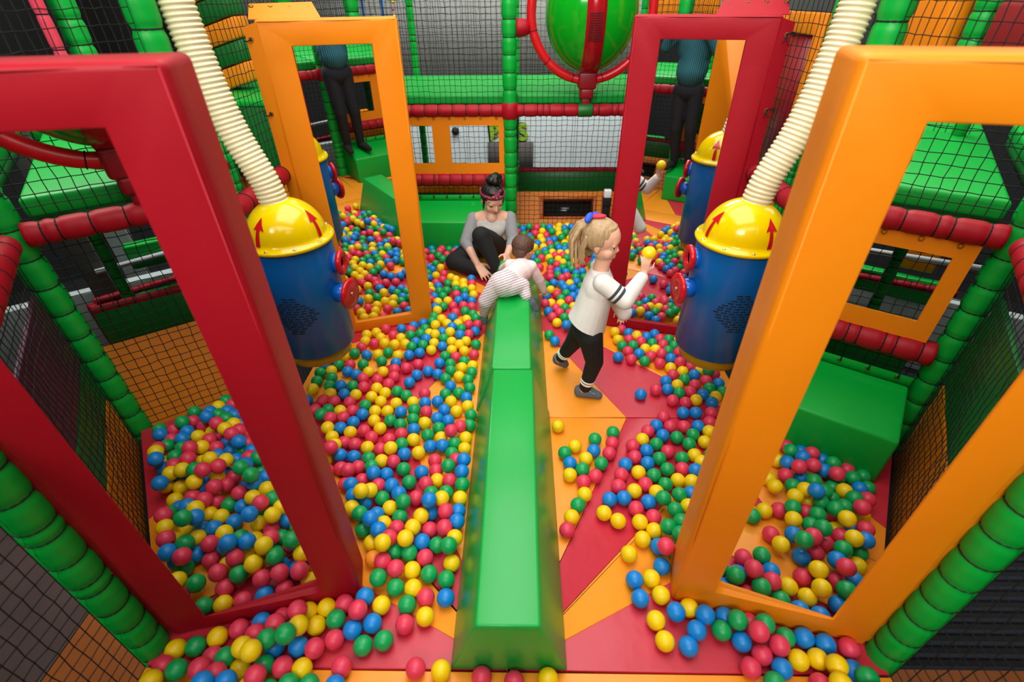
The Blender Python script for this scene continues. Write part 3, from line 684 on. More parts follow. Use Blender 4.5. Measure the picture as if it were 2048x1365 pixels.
# ---- far hall: pale boarding with green letters, dark boards, ladder
bd = thing('pale_wall_boarding', 'pale boarding beyond the back net with green letters B and S', 'wall board', (0, 7.2, -.9))
pnl = box((-.748, -.02, 0), (.748, .02, 1.62), .004, 1); pme = bpy.data.meshes.new('board_panel'); pnl.to_mesh(pme); pnl.free(); pme.materials.append(WHITE_WALL)
for i in range(5): share('board_panel', pme, bd, Matrix.Translation((-3 + i * 1.5, 0, 0)))
LET = mat('letter_green', 0x86B02A, .6)
def letter(ch, x, z, size):
    cu = bpy.data.curves.new('letter_' + ch.lower(), 'FONT'); cu.body = ch; cu.size = size; cu.extrude = .006; cu.offset = .012
    o = bpy.data.objects.new('tmp', cu); C.objects.link(o); dg = bpy.context.evaluated_depsgraph_get()
    me = bpy.data.meshes.new_from_object(o.evaluated_get(dg)); bpy.data.objects.remove(o)
    me.transform(Matrix.Rotation(PI / 2, 4, 'X')); ob = link_mesh('letter_' + ch.lower(), me, LET, bd); ob.location = (x, -.035, z); ob.rotation_euler = (0, -.08, 0)
    me2 = me.copy(); me2.transform(Matrix.Diagonal((1.14, 1, 1.12, 1))); ol = link_mesh('letter_outline', me2, BLACK, ob); ol.location = (-.025, .008, -.018)
letter('B', -.425, .9 + .245, .30); letter('S', -.03, .9 + .245, .30)
for lo, hi, lab in (((-.46, -.05, .78), (.18, -.022, 1.12), 'board'),):
    obj('dark_board', box(lo, hi, .004, 1), mat('taupe_board', 0x565250, .8), bd)
kn = lathe([(0, 0), (.05, 0), (.05, .02), (.03, .05), (0, .06)], 16, align((-.9, -.02, 1.27), (0, -1, 0))); obj('dark_knob', kn, BLACK, bd)
block('grey_upper_screen', 'dark grey screen above the pale boarding, seen through the upper nets', 'screen', (-4.2, 7.3, .6), (4.4, 7.36, 4.9), mat('grey_screen', 0xA4A5A2, .9, var=.1, vscale=2), 0)
ld = thing('rope_ladder', 'blue rope ladder with coloured beads beyond the left rear frame', 'ladder', (-1.5, 5.95, 1.7))
for s in (-.10, .10): obj('side_rope', tube([(s, 0, -.3), (s, 0, 1.0)], .012, 8), C_BLU2, ld)
for k in range(6): obj('rung', tube([(-.10, 0, -.2 + k * .2), (.10, 0, -.2 + k * .2)], .012, 8), C_BLU2, ld)
bs = thing('bead_string', 'strings of yellow and red beads hanging beside the blue rope ladder', 'beads', (-1.3, 5.95, 1.7))
for k in range(22):
    b = bmesh.new(); bmesh.ops.create_uvsphere(b, u_segments=10, v_segments=6, radius=.016); bmesh.ops.translate(b, vec=((k % 2) * .17 + random.uniform(-.015, .015), 0, -.15 + k * .03), verts=b.verts)
    obj('bead', b, B_MATS[('y', 'y', 'r')[k % 3]], bs)
block('orange_far_pad', 'orange pad beyond the nets left of the dome, upper right of the post', 'pad', (1.3, 6.1, 1.55), (2.05, 6.3, 2.0), V_ORG, .03)

# ---- hall behind the camera, seen through the nets in the two near mirrors
HW = mat('pale_grey_board', 0xB4BEBE, .85, var=.06, vscale=2)
block('low_hall_partition', 'low pale grey partition in the hall behind the camera', 'partition', (-4.2, -2.95, -.95), (4.2, -2.85, -.24), HW, .01)
block('hall_column', 'dark grey column in the hall behind the camera, left mirror', 'column', (-1.60, -2.80, -.95), (-1.44, -2.64, 2.6), GREY_WALL, .01)
block('hall_column', 'light grey column in the hall behind the camera, left mirror', 'column', (-1.40, -3.3, -.95), (-1.24, -3.1, 2.6), HW, .01)
block('barrier_pad', 'green barrier pad behind the camera, upper one in the left mirror', 'pad', (-1.27, -2.75, -.06), (-.7, -2.65, .15), V_GRN)
block('barrier_pad', 'green barrier pad behind the camera, lower one in the left mirror', 'pad', (-1.33, -2.72, -.40), (-.5, -2.62, -.26), V_GRN)
block('barrier_pad', 'green barrier pad seen through the window of the right mirror', 'pad', (.8, -2.72, -.22), (1.6, -2.62, -.02), V_GRN)
block('barrier_pad', 'orange barrier pad seen through the window of the right mirror', 'pad', (1.14, -2.80, .02), (1.42, -2.70, .2), V_ORG)
tag(obj('white_handrail', tube([(-1.5, -2.6, .02), (1.7, -2.6, .19)], .022, 12), mat('white_enamel', 0xE8ECEE, .3)), 'white metal handrail behind the camera, seen in the near mirrors', 'rail')
padded('padded_rail', 'thin red rail in the hall behind the camera', 'rail', (-1.6, -2.55, -.2), (1.6, -2.55, -.03), .03, V_RED, .09, 'thin red rails')
padded('thin_pole', 'thin red pole in the hall behind the camera, left mirror', 'pole', (-1.62, -2.5, -.95), (-1.62, -2.5, -.2), .035, V_RED, .1)
# ---- flash unit behind the girl
fl = thing('flash_unit', 'black flash on a clamp with a white cap, by the red rear frame', 'camera flash', (.775, 4.3, 0))
obj('diffuser_cap', box((-.032, -.025, .42), (.032, .025, .49), .008, 3), mat('frosted_white', 0xE8ECEE, .4), fl)
obj('flash_head', box((-.036, -.03, .345), (.036, .03, .425), .008, 2), BLACK, fl)
obj('flash_body', box((-.034, -.02, .235), (.034, .03, .345), .008, 2), BLACK, fl)
obj('cold_shoe', box((-.055, -.03, .218), (.055, .03, .235), .004, 1), BLACK, fl)
obj('ball_head', lathe([(0, .12), (.03, .12), (.032, .15), (.02, .165), (.024, .18), (.022, .20), (.012, .218), (0, .218)], 18), BLACK, fl)
obj('clamp', poly_bev([(-.06, -.03, 0), (.06, -.03, 0), (.06, .03, 0), (-.06, .03, 0), (-.03, -.025, .13), (.03, -.025, .13), (.03, .025, .13), (-.03, .025, .13)], [(3, 2, 1, 0), (4, 5, 6, 7), (0, 1, 5, 4), (1, 2, 6, 5), (2, 3, 7, 6), (3, 0, 4, 7)], .012, 2), BLACK, fl)
R = .034
def uvs(u, v):
    bm = bmesh.new(); bmesh.ops.create_uvsphere(bm, u_segments=u, v_segments=v, radius=R); return bm
BME = {}
for k in B_MATS:
    bm = uvs(28, 18); me = bpy.data.meshes.new('ball'); bm.to_mesh(me); bm.free(); me.polygons.foreach_set('use_smooth', [True] * len(me.polygons)); me.materials.append(B_MATS[k]); BME[k] = me
BALL_Y = lambda: BME['y']
# ================================================================== PEOPLE
SKIN = mat('fair_skin', 0xE8B498, .5, sss=.12, bump=.03, bscale=120); SKINB = mat('baby_skin', 0xE2A88E, .5, sss=.12)
LIPC = mat('lip_colour', 0xB85A58, .45); LIPK = mat('child_lip_colour', 0xCC7C74, .5)
EYEW = mat('eye_white', 0xC8C0BA, .5); IRIS = mat('grey_blue_iris', 0x3E5668, .2); BROW = mat('dark_brow_hair', 0x2A1D18, .8); BROWL = mat('light_brow_hair', 0x9A7850, .8)
def ell(c, r, F=None): return ('e', Vector(c), Vector(r), F)
def cap(a, b, ra, rb): return ('c', Vector(a), Vector(b), ra, rb)
def chain(pts, rs): return [cap(pts[i], pts[i + 1], rs[i], rs[i + 1]) for i in range(len(pts) - 1)]
def unit_sphere(u=18, v=13):
    V = [(0, 0, -1)] + [(math.cos(2 * PI * k / u) * math.sin(PI * i / v), math.sin(2 * PI * k / u) * math.sin(PI * i / v), -math.cos(PI * i / v)) for i in range(1, v) for k in range(u)] + [(0, 0, 1)]
    F = [(0, 1 + (k + 1) % u, 1 + k) for k in range(u)]; top = len(V) - 1
    for i in range(v - 2):
        for k in range(u):
            a, b = 1 + i * u + k, 1 + i * u + (k + 1) % u; F += [(a, b, b + u), (a, b + u, a + u)]
    return np.array(V), np.array(F + [(1 + (v - 2) * u + k, 1 + (v - 2) * u + (k + 1) % u, top) for k in range(u)])
SPH, SPF = unit_sphere()
def arr_mesh(v, f):
    me = bpy.data.meshes.new('tmp'); me.vertices.add(len(v)); me.vertices.foreach_set('co', v.astype(np.float32).ravel())
    me.loops.add(f.size); me.loops.foreach_set('vertex_index', f.astype(np.int32).ravel()); me.polygons.add(len(f))
    me.polygons.foreach_set('loop_start', np.arange(0, f.size, 3, dtype=np.int32)); me.polygons.foreach_set('loop_total', np.full(len(f), 3, np.int32)); me.update(calc_edges=True)
    return me
WS = bpy.data.scenes.new('workshop'); VL = WS.view_layers[0]     # empty side scene, so that fusing a shape does not re-evaluate the hall
def blob(name, prims, voxel, m, parent, smooth=4, o=None, post=None):
    """closed primitives fused into one continuous surface"""
    Vs, Fs, n0 = [], [], 0
    for p in prims:
        if p[0] == 'e':
            M_ = (np.array(p[3]) if p[3] is not None else np.eye(3)) @ np.diag(p[2]); Vs.append(SPH @ M_.T + np.array(p[1]))
        else:                                          # tapered capsule: the sphere split at its equator
            a, b, ra, rb = p[1:]; d = np.array(b - a); L = np.linalg.norm(d); d = d / L if L > 1e-6 else np.array((0, 0, 1.0))
            q = np.array((1.0, 0, 0)) if abs(d[0]) < .8 else np.array((0, 1.0, 0)); e1 = np.cross(d, q); e1 /= np.linalg.norm(e1); e2 = np.cross(d, e1)
            W_ = SPH[:, :1] * e1 + SPH[:, 1:2] * e2 + SPH[:, 2:] * d; top = (SPH[:, 2:] > 0)
            Vs.append(np.where(top, np.array(b) + W_ * rb, np.array(a) + W_ * ra))
        Fs.append(SPF + n0); n0 += len(SPH)
    me = arr_mesh(np.concatenate(Vs), np.concatenate(Fs))
    t = bpy.data.objects.new('tmp', me); WS.collection.objects.link(t)
    md = t.modifiers.new('r', 'REMESH'); md.mode = 'VOXEL'; md.voxel_size = voxel; md.use_smooth_shade = True
    if smooth:
        sm = t.modifiers.new('s', 'SMOOTH'); sm.factor = .5; sm.iterations = smooth
    VL.update(); dg = VL.depsgraph; out = bpy.data.meshes.new_from_object(t.evaluated_get(dg)); bpy.data.objects.remove(t)
    out.name = name
    if post:
        b2 = bmesh.new(); b2.from_mesh(out); post(b2); b2.to_mesh(out); b2.free()
    out.polygons.foreach_set('use_smooth', [True] * len(out.polygons))
    ob = link_mesh(name, out, m, parent)
    return ob
def frame(fwd, up=(0, 0, 1)):
    f = Vector(fwd).normalized(); r = f.cross(Vector(up)).normalized(); u = r.cross(f)
    return Matrix((r, f, u)).transposed()          # local x right, y forward, z up
def head_prims(c, F, S, child=False, ears=True):
    """c = chin-to-crown centre, S = head height"""
    def P(x, y, z): return Vector(c) + F @ (Vector((x, y, z - .5)) * S)
    def E_(x, y, z, a, b, d): return ell(P(x, y, z), (a * S, b * S, d * S), F)
    k = child
    pr = [E_(0, -.06, .62, .345 if not k else .37, .43, .38), E_(0, .10, .36, .255 if not k else .29, .27, .30), E_(0, .22, .10, .095, .09, .085),
          E_(0, .10, .17, .20, .20, .13), E_(0, .27, .60, .23, .10, .10)]
    for s in (-1, 1):
        pr += [E_(s * .155, .22, .35, .115 if not k else .14, .11, .12), E_(s * .15, .30, .54, .09, .05, .035)]
        if ears:
            pr += [E_(s * .345, -.03, .46, .03, .075, .115), E_(s * .335, -.01, .37, .025, .045, .05)]
    if k: pr += [cap(P(0, .325, .48), P(0, .372, .385), .026 * S, .042 * S), E_(-.035, .345, .375, .028, .03, .024), E_(.035, .345, .375, .028, .03, .024), E_(-.18, .19, .33, .13, .12, .13), E_(.18, .19, .33, .13, .12, .13)]
    else: pr += [cap(P(0, .345, .52), P(0, .425, .375), .03 * S, .048 * S), E_(-.045, .375, .365, .035, .04, .03), E_(.045, .375, .365, .035, .04, .03)]
    pr += [E_(0, .318, .225, .10, .045, .05)]
    return pr, P
def face_bits(par, P, F, S, lip, brow, closed=.2, iris=IRIS, child=False):
    ez = .455 if child else .475
    for s in (-1, 1):
        eo = par
        if closed < .7:
            bm = bmesh.new(); bmesh.ops.create_uvsphere(bm, u_segments=14, v_segments=10, radius=1)
            bmesh.ops.transform(bm, matrix=Matrix.Translation(P(s * .158, .280 if child else .290, ez)) @ F.to_4x4() @ Matrix.Diagonal((.062 * S, .040 * S, .031 * S, 1)), verts=bm.verts); eo = obj('eye', bm, EYEW, par)
            bm = bmesh.new(); bmesh.ops.create_uvsphere(bm, u_segments=14, v_segments=10, radius=1)
            bmesh.ops.transform(bm, matrix=Matrix.Translation(P(s * .160, (.280 if child else .290) + .025, ez - .002)) @ F.to_4x4() @ Matrix.Diagonal((.036 * S, .018 * S, .027 * S, 1)), verts=bm.verts); obj('iris', bm, iris, eo)
        up = .022 * (1 - closed * 1.5)
        lid = tube([P(s * (.150 + q * .078), (.312 if child else .324) - .05 * q * q - (.018 * q if q > 0 else 0), ez + .004 + up - (.022 if closed < .7 else -.004) * q * q) for q in (-1, -.6, -.2, .2, .6, 1)], [.005 * S, .010 * S, .013 * S, .014 * S, .013 * S, .006 * S], 8)
        obj('eyelash', lid, BROW, eo)
        obj('eyebrow', tube([P(s * (.070 + .19 * q), .345 - .12 * q * q, .600 + .022 * math.sin(q * 2.6)) for q in (0, .25, .5, .75, 1)], [.008 * S, .013 * S, .013 * S, .010 * S, .005 * S], 8), brow, par)
    lp = bmesh.new(); y = -.012 if child else .004
    sweep(lp, [P(-.085, .330 + y, .222), P(-.042, .355 + y, .236), P(0, .360 + y, .231), P(.042, .355 + y, .236), P(.085, .330 + y, .222)], [.004 * S, .013 * S, .013 * S, .013 * S, .004 * S], 8)
    sweep(lp, [P(-.075, .330 + y, .218), P(-.035, .354 + y, .206), P(0, .357 + y, .203), P(.035, .354 + y, .206), P(.075, .330 + y, .218)], [.004 * S, .015 * S, .017 * S, .015 * S, .004 * S], 8)
    obj('lips', lp, lip, par)
def hand_prims(wrist, d, palm, L, curl=.5, spread=.16, thumb=1):
    """five fingers: d = pointing direction, palm = palm normal, L = hand length"""
    d = Vector(d).normalized(); palm = Vector(palm); palm = (palm - d * palm.dot(d)).normalized(); side = d.cross(palm).normalized() * thumb
    w_ = Vector(wrist); pr = []; pl = .50 * L
    for k in range(4):
        o = (k - 1.5) * .115 * L; base = w_ + d * pl * (1 - .03 * abs(k - 1.2)) - side * o * 1.0
        pr.append(cap(w_ + d * .08 * L - side * o * .6, base, .085 * L, .066 * L))
        fl = L * (.44, .50, .46, .36)[k]; q = base; dd = (d - side * (k - 1.5) * spread).normalized(); r = .060 * L
        for j, part in enumerate((.45, .32, .23)):
            ang = curl * (.55, .9, .7)[j]; ax = dd.cross(palm).normalized(); dd = (Matrix.Rotation(ang, 3, ax) @ dd).normalized(); n = q + dd * fl * part
            pr.append(cap(q, n, r, r * .9)); q = n; r *= .9
    b = w_ + d * .16 * L + side * .20 * L; m_ = b + (d * .55 + side * .75 + palm * .35).normalized() * .24 * L
    pr += [cap(w_ + d * .1 * L, b, .09 * L, .075 * L), cap(b, m_, .068 * L, .056 * L), cap(m_, m_ + (d * .9 + side * .2 + palm * .5 * (1 + curl)).normalized() * .20 * L, .056 * L, .046 * L)]
    return pr
def foot_prims(heel, toe, r):
    heel, toe = Vector(heel), Vector(toe); m_ = heel.lerp(toe, .55) + Vector((0, 0, .008))
    return [cap(heel, m_, r, r * 1.05), cap(m_, toe, r * 1.05, r * .72)]
def ring_band(name, a, b, r, m, par, h=.5):
    return obj(name, sweep(bmesh.new(), [a, Vector(a).lerp(Vector(b), .5), b], [r, r * 1.02, r], 20), m, par)

WHITE_C = mat('white_jersey', 0xE9E6E0, .85, bump=.25, bscale=14, stretch=(1, 1, .6)); BLK_C = mat('black_cotton', 0x101012, .85, bump=.1, bscale=40)
CHAR = mat('charcoal_stripe', 0x3A4148, .85); GREY_SHOE = mat('grey_slipper', 0x5C6370, .8, bump=.2, bscale=60)
GREY_C = mat('heather_grey_jersey', 0x8E8F91, .9, bump=.2, bscale=16, var=.12, vscale=60); PALE_C = mat('pale_grey_jersey', 0xC6C2BC, .9, bump=.2, bscale=14)
BLOND = mat('blond_hair', 0xB0926A, .5, bump=.5, bscale=60, stretch=(1, 1, .15), var=.28, vscale=40); DKHAIR = mat('near_black_hair', 0x14100F, .42, bump=.5, bscale=60, stretch=(1, 1, .2))
BABYHAIR = mat('fine_brown_hair', 0x5A3C2C, .6, bump=.4, bscale=70, var=.2, vscale=30)

# ---- girl walking to the right, holding up a yellow ball
g = thing('person', 'young girl in white top and black leggings walking right, holding up a yellow ball', 'person', (.37, 2.16, 0)); o = Vector(g.location)
def at(*pts): return [Vector(p) - o for p in pts]
F = frame((.90, -.40, -.13)); S = .208; hc = Vector((.385, 2.125, .962)) - o
hp_, P = head_prims(hc, F, S, True)
sh_n, sh_f = at((.392, 2.045, .785), (.395, 2.205, .785)); el_n, wr_n = at((.500, 2.005, .712), (.578, 2.050, .822)); el_f, wr_f = at((.470, 2.27, .63), (.545, 2.255, .515))
hip_n, kn_n, an_n = at((.365, 2.085, .45), (.405, 2.10, .27), (.372, 2.118, .075)); hip_f, kn_f, an_f = at((.345, 2.19, .45), (.305, 2.275, .275), (.250, 2.345, .115))
chest, belly, pelvis, neck = at((.385, 2.125, .71), (.362, 2.13, .58), (.355, 2.135, .47), (.390, 2.122, .845))
bodyp = hp_ + [cap(neck - Vector((.005, 0, .05)), neck + Vector((.006, 0, .03)), .040, .038), ell(chest, (.07, .085, .11)), ell(belly, (.075, .085, .12)), ell(pelvis, (.075, .09, .085))]
bodyp += chain([sh_n, el_n, wr_n], [.034, .029, .021]) + chain([sh_f, el_f, wr_f], [.034, .029, .021]) + chain([hip_n, kn_n, an_n], [.060, .043, .030]) + chain([hip_f, kn_f, an_f], [.060, .043, .030])
ball_c = Vector((.598, 2.090, .915)) - o
bodyp += hand_prims(wr_n + Vector((.003, .004, .012)), (.02, .10, 1), (.12, .95, .15), .098, .30, .20, -1)
bodyp += hand_prims(wr_f, (.2, -.1, -1), (-.3, -1, 0), .095, .45)
fn = at((.345, 2.128, .032), (.450, 2.105, .024)); ff = at((.232, 2.372, .075), (.280, 2.385, .030))
bodyp += foot_prims(*fn, .026) + foot_prims(*ff, .026) + [cap(an_n, fn[0], .028, .026), cap(an_f, ff[0], .028, .026)]
gb = blob('body', bodyp, .0046, SKIN, g, 3)
face_bits(gb, P, F, S, LIPK, BROWL, .25, child=True)
hem = at((.345, 2.138, .47))[0]; hx0 = hem.x
def cut_low(bm):
    bmesh.ops.bisect_plane(bm, geom=list(bm.verts) + list(bm.edges) + list(bm.faces), plane_co=hem + Vector((0, 0, .030)), plane_no=(.44, 0, 1), clear_inner=True)
top = [ell(chest + Vector((0, 0, .005)), (.080, .094, .110)), ell(chest + Vector((.0, 0, .085)), (.052, .072, .035)), cap(chest, hem, .082, .104), cap(chest + Vector((0, -.03, 0)), hem + Vector((-.012, -.02, 0)), .060, .098), cap(chest + Vector((0, .03, 0)), hem + Vector((-.012, .02, 0)), .060, .098), cap(chest + Vector((-.02, 0, -.02)), hem + Vector((-.035, 0, .0)), .055, .085)]
top += chain([sh_n, el_n, wr_n.lerp(el_n, .10)], [.047, .044, .031]) + chain([sh_f, el_f, wr_f + Vector((.018, -.006, -.022))], [.047, .042, .044])
tp = blob('long_sleeved_top', top, .005, WHITE_C, g, 6, post=cut_low)
for a, b in ((.47, .57), (.66, .76)):
    pa, pb = sh_n.lerp(el_n, a), sh_n.lerp(el_n, b); ring_band('sleeve_stripe', pa, pb, .0465, CHAR, tp)
lg = chain([hip_n, kn_n, an_n], [.068, .049, .034]) + chain([hip_f, kn_f, an_f], [.068, .049, .034]) + [ell(pelvis, (.082, .096, .09))]
le = blob('leggings', lg, .006, BLK_C, g, 3)
for kn, an in ((kn_n, an_n), (kn_f, an_f)):
    for a, b in ((.66, .72), (.76, .82)):
        ring_band('white_cuff_band', kn.lerp(an, a), kn.lerp(an, b), .0405 - .010 * (a - .6), mat('white_rib', 0xF2F0EC, .9), le)
for q, an in ((fn, an_n), (ff, an_f)):
    s = blob('slipper', foot_prims(q[0], q[1], .033) + [cap(q[0] + Vector((0, 0, .012)), q[0] + Vector((.02, 0, .012)), .032, .03)], .005, GREY_SHOE, g, 3)
    if q is fn:
        d = (q[1] - q[0]); sm = bmesh.new()
        for k in range(3): sweep(sm, [q[0] + d * (.62 + .09 * k) + Vector((-.012, -.022, .032 - .004 * k)), q[0] + d * (.66 + .08 * k) + Vector((.012, .018, .036 - .004 * k))], .0035, 6)
        obj('slipper_motif', sm, mat('pale_green_print', 0xC8E0A8, .7), s)
def Hh(x, y, z): return hc + F @ (Vector((x, y, z - .5)) * S)
hair = [ell(Hh(0, -.10, .665), (.388 * S, .425 * S, .365 * S), F), ell(Hh(0, .08, .885), (.24 * S, .17 * S, .075 * S), F), ell(Hh(0, -.36, .50), (.27 * S, .15 * S, .26 * S), F)]
for s in (-1, 1): hair.append(ell(Hh(s * .315, -.10, .60), (.075 * S, .22 * S, .20 * S), F))
hb = blob('hair', hair, .005, BLOND, g, 3)
pony = []
for k in range(9):
    a = (k - 4) * .011; b = (k % 3 - 1) * .010
    pony += chain([Hh(0, -.40, .86) + Vector((0, a * .5, b * .5)), Hh(-.02, -.58, .70) + Vector((b, a, 0)), Hh(.02, -.66, .42) + Vector((b * 1.5, a * 1.5, 0)), Hh(.05, -.58, .10) + Vector((b * 2, a * 1.8, 0)), Hh(.08, -.50, -.14 - .07 * (k % 3)) + Vector((b * 2.2, a * 2, 0))], [.013, .012, .010, .008, .003])
obj_p = blob('ponytail', pony, .0042, BLOND, hb, 1)
for s, lab in ((-1, 'side_lock'), (1, 'side_lock')):
    lk = []
    for k in range(3): lk += chain([Hh(s * .31, -.32 + .03 * k, .62), Hh(s * .33, -.38 + .03 * k, .36), Hh(s * .30, -.38 + .05 * k, .06), Hh(s * .26, -.32 + .06 * k, -.16 + .05 * k)], [.009, .008, .006, .003])
    blob(lab, lk, .0042, BLOND, hb, 1)
bow = bmesh.new()
for s in (-1, 1): bmesh.ops.transform(bow, matrix=Matrix.Translation(Hh(.02 + s * .13, -.36 - .04 * s, 1.0)) @ F.to_4x4() @ Matrix.Rotation(s * .35, 4, 'Y') @ Matrix.Diagonal((.165 * S, .08 * S, .065 * S, 1)), verts=bmesh.ops.create_uvsphere(bow, u_segments=14, v_segments=8, radius=1)['verts'])
bo = obj('hair_bow', bow, mat('blue_bow', 0x1C4FD0, .6), hb)
bow2 = bmesh.new()
bmesh.ops.transform(bow2, matrix=Matrix.Translation(Hh(.02, -.25, 1.03)) @ F.to_4x4() @ Matrix.Rotation(.3, 4, 'X') @ Matrix.Diagonal((.10 * S, .21 * S, .05 * S, 1)), verts=bmesh.ops.create_uvsphere(bow2, u_segments=14, v_segments=8, radius=1)['verts'])
obj('red_bow_loop', bow2, mat('red_bow', 0xE01440, .6), bo)
hbll = bpy.data.objects.new('ball', BALL_Y()); C.objects.link(hbll); hbll.location = ball_c + o
tag(hbll, 'yellow plastic ball held up in the hand of the walking girl', 'ball', 'plastic balls on the play floor')

# ---- woman sitting among the balls
wmn = thing('person', 'dark haired woman with bandana, grey raglan top, black leggings, sitting among the balls', 'person', (-.27, 3.82, 0)); o = Vector(wmn.location)
F = frame((.36, -.82, -.40)); S = .246; hc = Vector((-.222, 3.845, .566)) - o
hp_, P = head_prims(hc, F, S)
shL, elL, wrL = at((-.388, 3.90, .375), (-.452, 3.77, .225), (-.345, 3.575, .125)); shR, elR, wrR = at((-.090, 3.90, .382), (-.060, 3.80, .235), (-.105, 3.63, .185))
hipL, knL, anL = at((-.36, 3.92, .13), (-.545, 3.655, .105), (-.30, 3.56, .065)); hipR, knR, anR = at((-.20, 3.92, .135), (-.305, 3.58, .365), (-.17, 3.50, .085))
chest, belly, pelvis, neck = at((-.24, 3.895, .335), (-.255, 3.92, .21), (-.275, 3.94, .13), (-.235, 3.885, .455))
bodyp = hp_ + [cap(neck - Vector((0, -.01, .05)), neck + Vector((.005, -.015, .06)), .056, .050), ell(chest, (.145, .095, .12)), ell(belly, (.125, .095, .12)), ell(pelvis, (.155, .115, .105)), cap(shL, neck - Vector((0, 0, .03)), .05, .05), cap(shR, neck - Vector((0, 0, .03)), .05, .05)]
bodyp += [ell(chest + Vector((.006, -.045, .075)), (.050, .058, .060))]
bodyp += chain([shL, elL, wrL], [.050, .040, .026]) + chain([shR, elR, wrR], [.050, .040, .026]) + chain([hipL, knL, anL], [.085, .062, .036]) + chain([hipR, knR, anR], [.085, .062, .036])
bodyp += hand_prims(wrL, (.55, -.65, -.50), (.35, .15, -.9), .165, .35, .14, 1) + hand_prims(wrR, (.0, -.9, -.35), (-.6, -.2, -.7), .165, .5, .12, -1)
bodyp += foot_prims(*at((-.30, 3.56, .045), (-.13, 3.56, .04)), .034) + foot_prims(*at((-.17, 3.52, .045), (-.10, 3.36, .04)), .034)
wb = blob('body', bodyp, .0058, SKIN, wmn, 3)
face_bits(wb, P, F, S, LIPC, BROW, .85)
tor = [ell(chest + Vector((0, .005, 0)), (.150, .110, .100)), ell(belly, (.140, .108, .125)), ell(chest + Vector((0, -.045, -.025)), (.115, .078, .085)), cap(chest, belly, .11, .11), cap(shL + Vector((.05, -.01, -.035)), shR + Vector((-.05, -.01, -.035)), .058, .058)]
tt = blob('raglan_top', tor, .006, PALE_C, wmn, 4)
sl = chain([shL, elL, elL.lerp(wrL, .25)], [.060, .052, .040]) + [cap(shL, neck + Vector((-.048, .008, -.045)), .056, .036)]
blob('raglan_sleeve', sl, .006, GREY_C, wmn, 4)
sr = chain([shR, elR, elR.lerp(wrR, .45)], [.060, .052, .038]) + [cap(shR, neck + Vector((.048, .008, -.045)), .056, .036)]
blob('raglan_sleeve', sr, .006, GREY_C, wmn, 4)
blob('leggings', chain([hipL, knL, anL], [.096, .074, .042]) + chain([hipR, knR, anR], [.096, .074, .042]) + [ell(pelvis, (.165, .125, .112))], .0065, BLK_C, wmn, 4)
for a, b in (((-.30, 3.56, .045), (-.13, 3.56, .04)), ((-.17, 3.52, .045), (-.10, 3.36, .04))):
    blob('sock', foot_prims(*at(a, b), .039), .006, mat('black_sock', 0x17171A, .9), wmn, 2)
def Hh(x, y, z): return hc + F @ (Vector((x, y, z - .5)) * S)
hair = [ell(Hh(0, -.10, .66), (.375 * S, .435 * S, .375 * S), F), ell(Hh(0, .12, .89), (.24 * S, .15 * S, .07 * S), F), ell(Hh(0, -.34, .42), (.25 * S, .16 * S, .26 * S), F)]
for s in (-1, 1): hair += [ell(Hh(s * .315, -.09, .60), (.06 * S, .19 * S, .20 * S), F)] + chain([Hh(s * .335, .06, .56), Hh(s * .33, .10, .34), Hh(s * .30, .08, .12)], [.010, .009, .004])
hh = blob('hair', hair, .005, DKHAIR, wmn, 3)
bun = []
for k in range(9):
    a = k * 2 * PI / 9; bun.append(ell(Hh(.17 * math.cos(a) - .05, -.20 + .14 * math.sin(a), 1.12 + .05 * math.sin(2 * a)), (.12 * S, .10 * S, .10 * S), F))
bun.append(ell(Hh(-.05, -.20, 1.20), (.17 * S, .15 * S, .12 * S), F))
blob('hair_bun', bun, .006, DKHAIR, hh, 1)
BAND = bpy.data.materials.new('bandana_print'); BAND.use_nodes = True; nt = BAND.node_tree; bs = nt.nodes['Principled BSDF']; bs.inputs['Roughness'].default_value = .85
vo = nt.nodes.new('ShaderNodeTexVoronoi'); vo.inputs['Scale'].default_value = 95; cr = nt.nodes.new('ShaderNodeValToRGB'); tc = nt.nodes.new('ShaderNodeTexCoord')
cr.color_ramp.elements[0].color = lin(0xE8C4CC); cr.color_ramp.elements[0].position = .14; cr.color_ramp.elements[1].color = lin(0x7E1234); cr.color_ramp.elements[1].position = .30
nt.links.new(tc.outputs['Object'], vo.inputs['Vector']); nt.links.new(vo.outputs['Distance'], cr.inputs[0]); nt.links.new(cr.outputs[0], bs.inputs['Base Color'])
bd_ = bmesh.new(); pts = []
for k in range(33):
    a = -PI * .80 + PI * 1.6 * k / 32; pts.append(Hh(.385 * math.sin(a), -.09 + .435 * math.cos(a), .70 + .12 * math.cos(a)))
rings = []
for p in pts:
    n_ = (p - Hh(0, -.09, .72)).normalized(); up = F @ Vector((0, 0, 1)); hw = .075 * S
    rings.append([bd_.verts.new(p + up * hw + n_ * .003), bd_.verts.new(p + n_ * .009), bd_.verts.new(p - up * hw + n_ * .003), bd_.verts.new(p - n_ * .010)])
for r0, r1 in zip(rings, rings[1:]):
    for k in range(4): bd_.faces.new((r0[k], r0[(k + 1) % 4], r1[(k + 1) % 4], r1[k]))
bmesh.ops.recalc_face_normals(bd_, faces=bd_.faces)
bn = obj('bandana', bd_, BAND, hh)
kn_ = [ell(Hh(.03, .36, .85), (.07 * S, .06 * S, .06 * S), F), cap(Hh(.03, .36, .87), Hh(-.10, .26, 1.06), .012, .010), cap(Hh(.03, .36, .87), Hh(.13, .27, 1.02), .012, .008)]
blob('bandana_knot', kn_, .005, BAND, bn, 1)

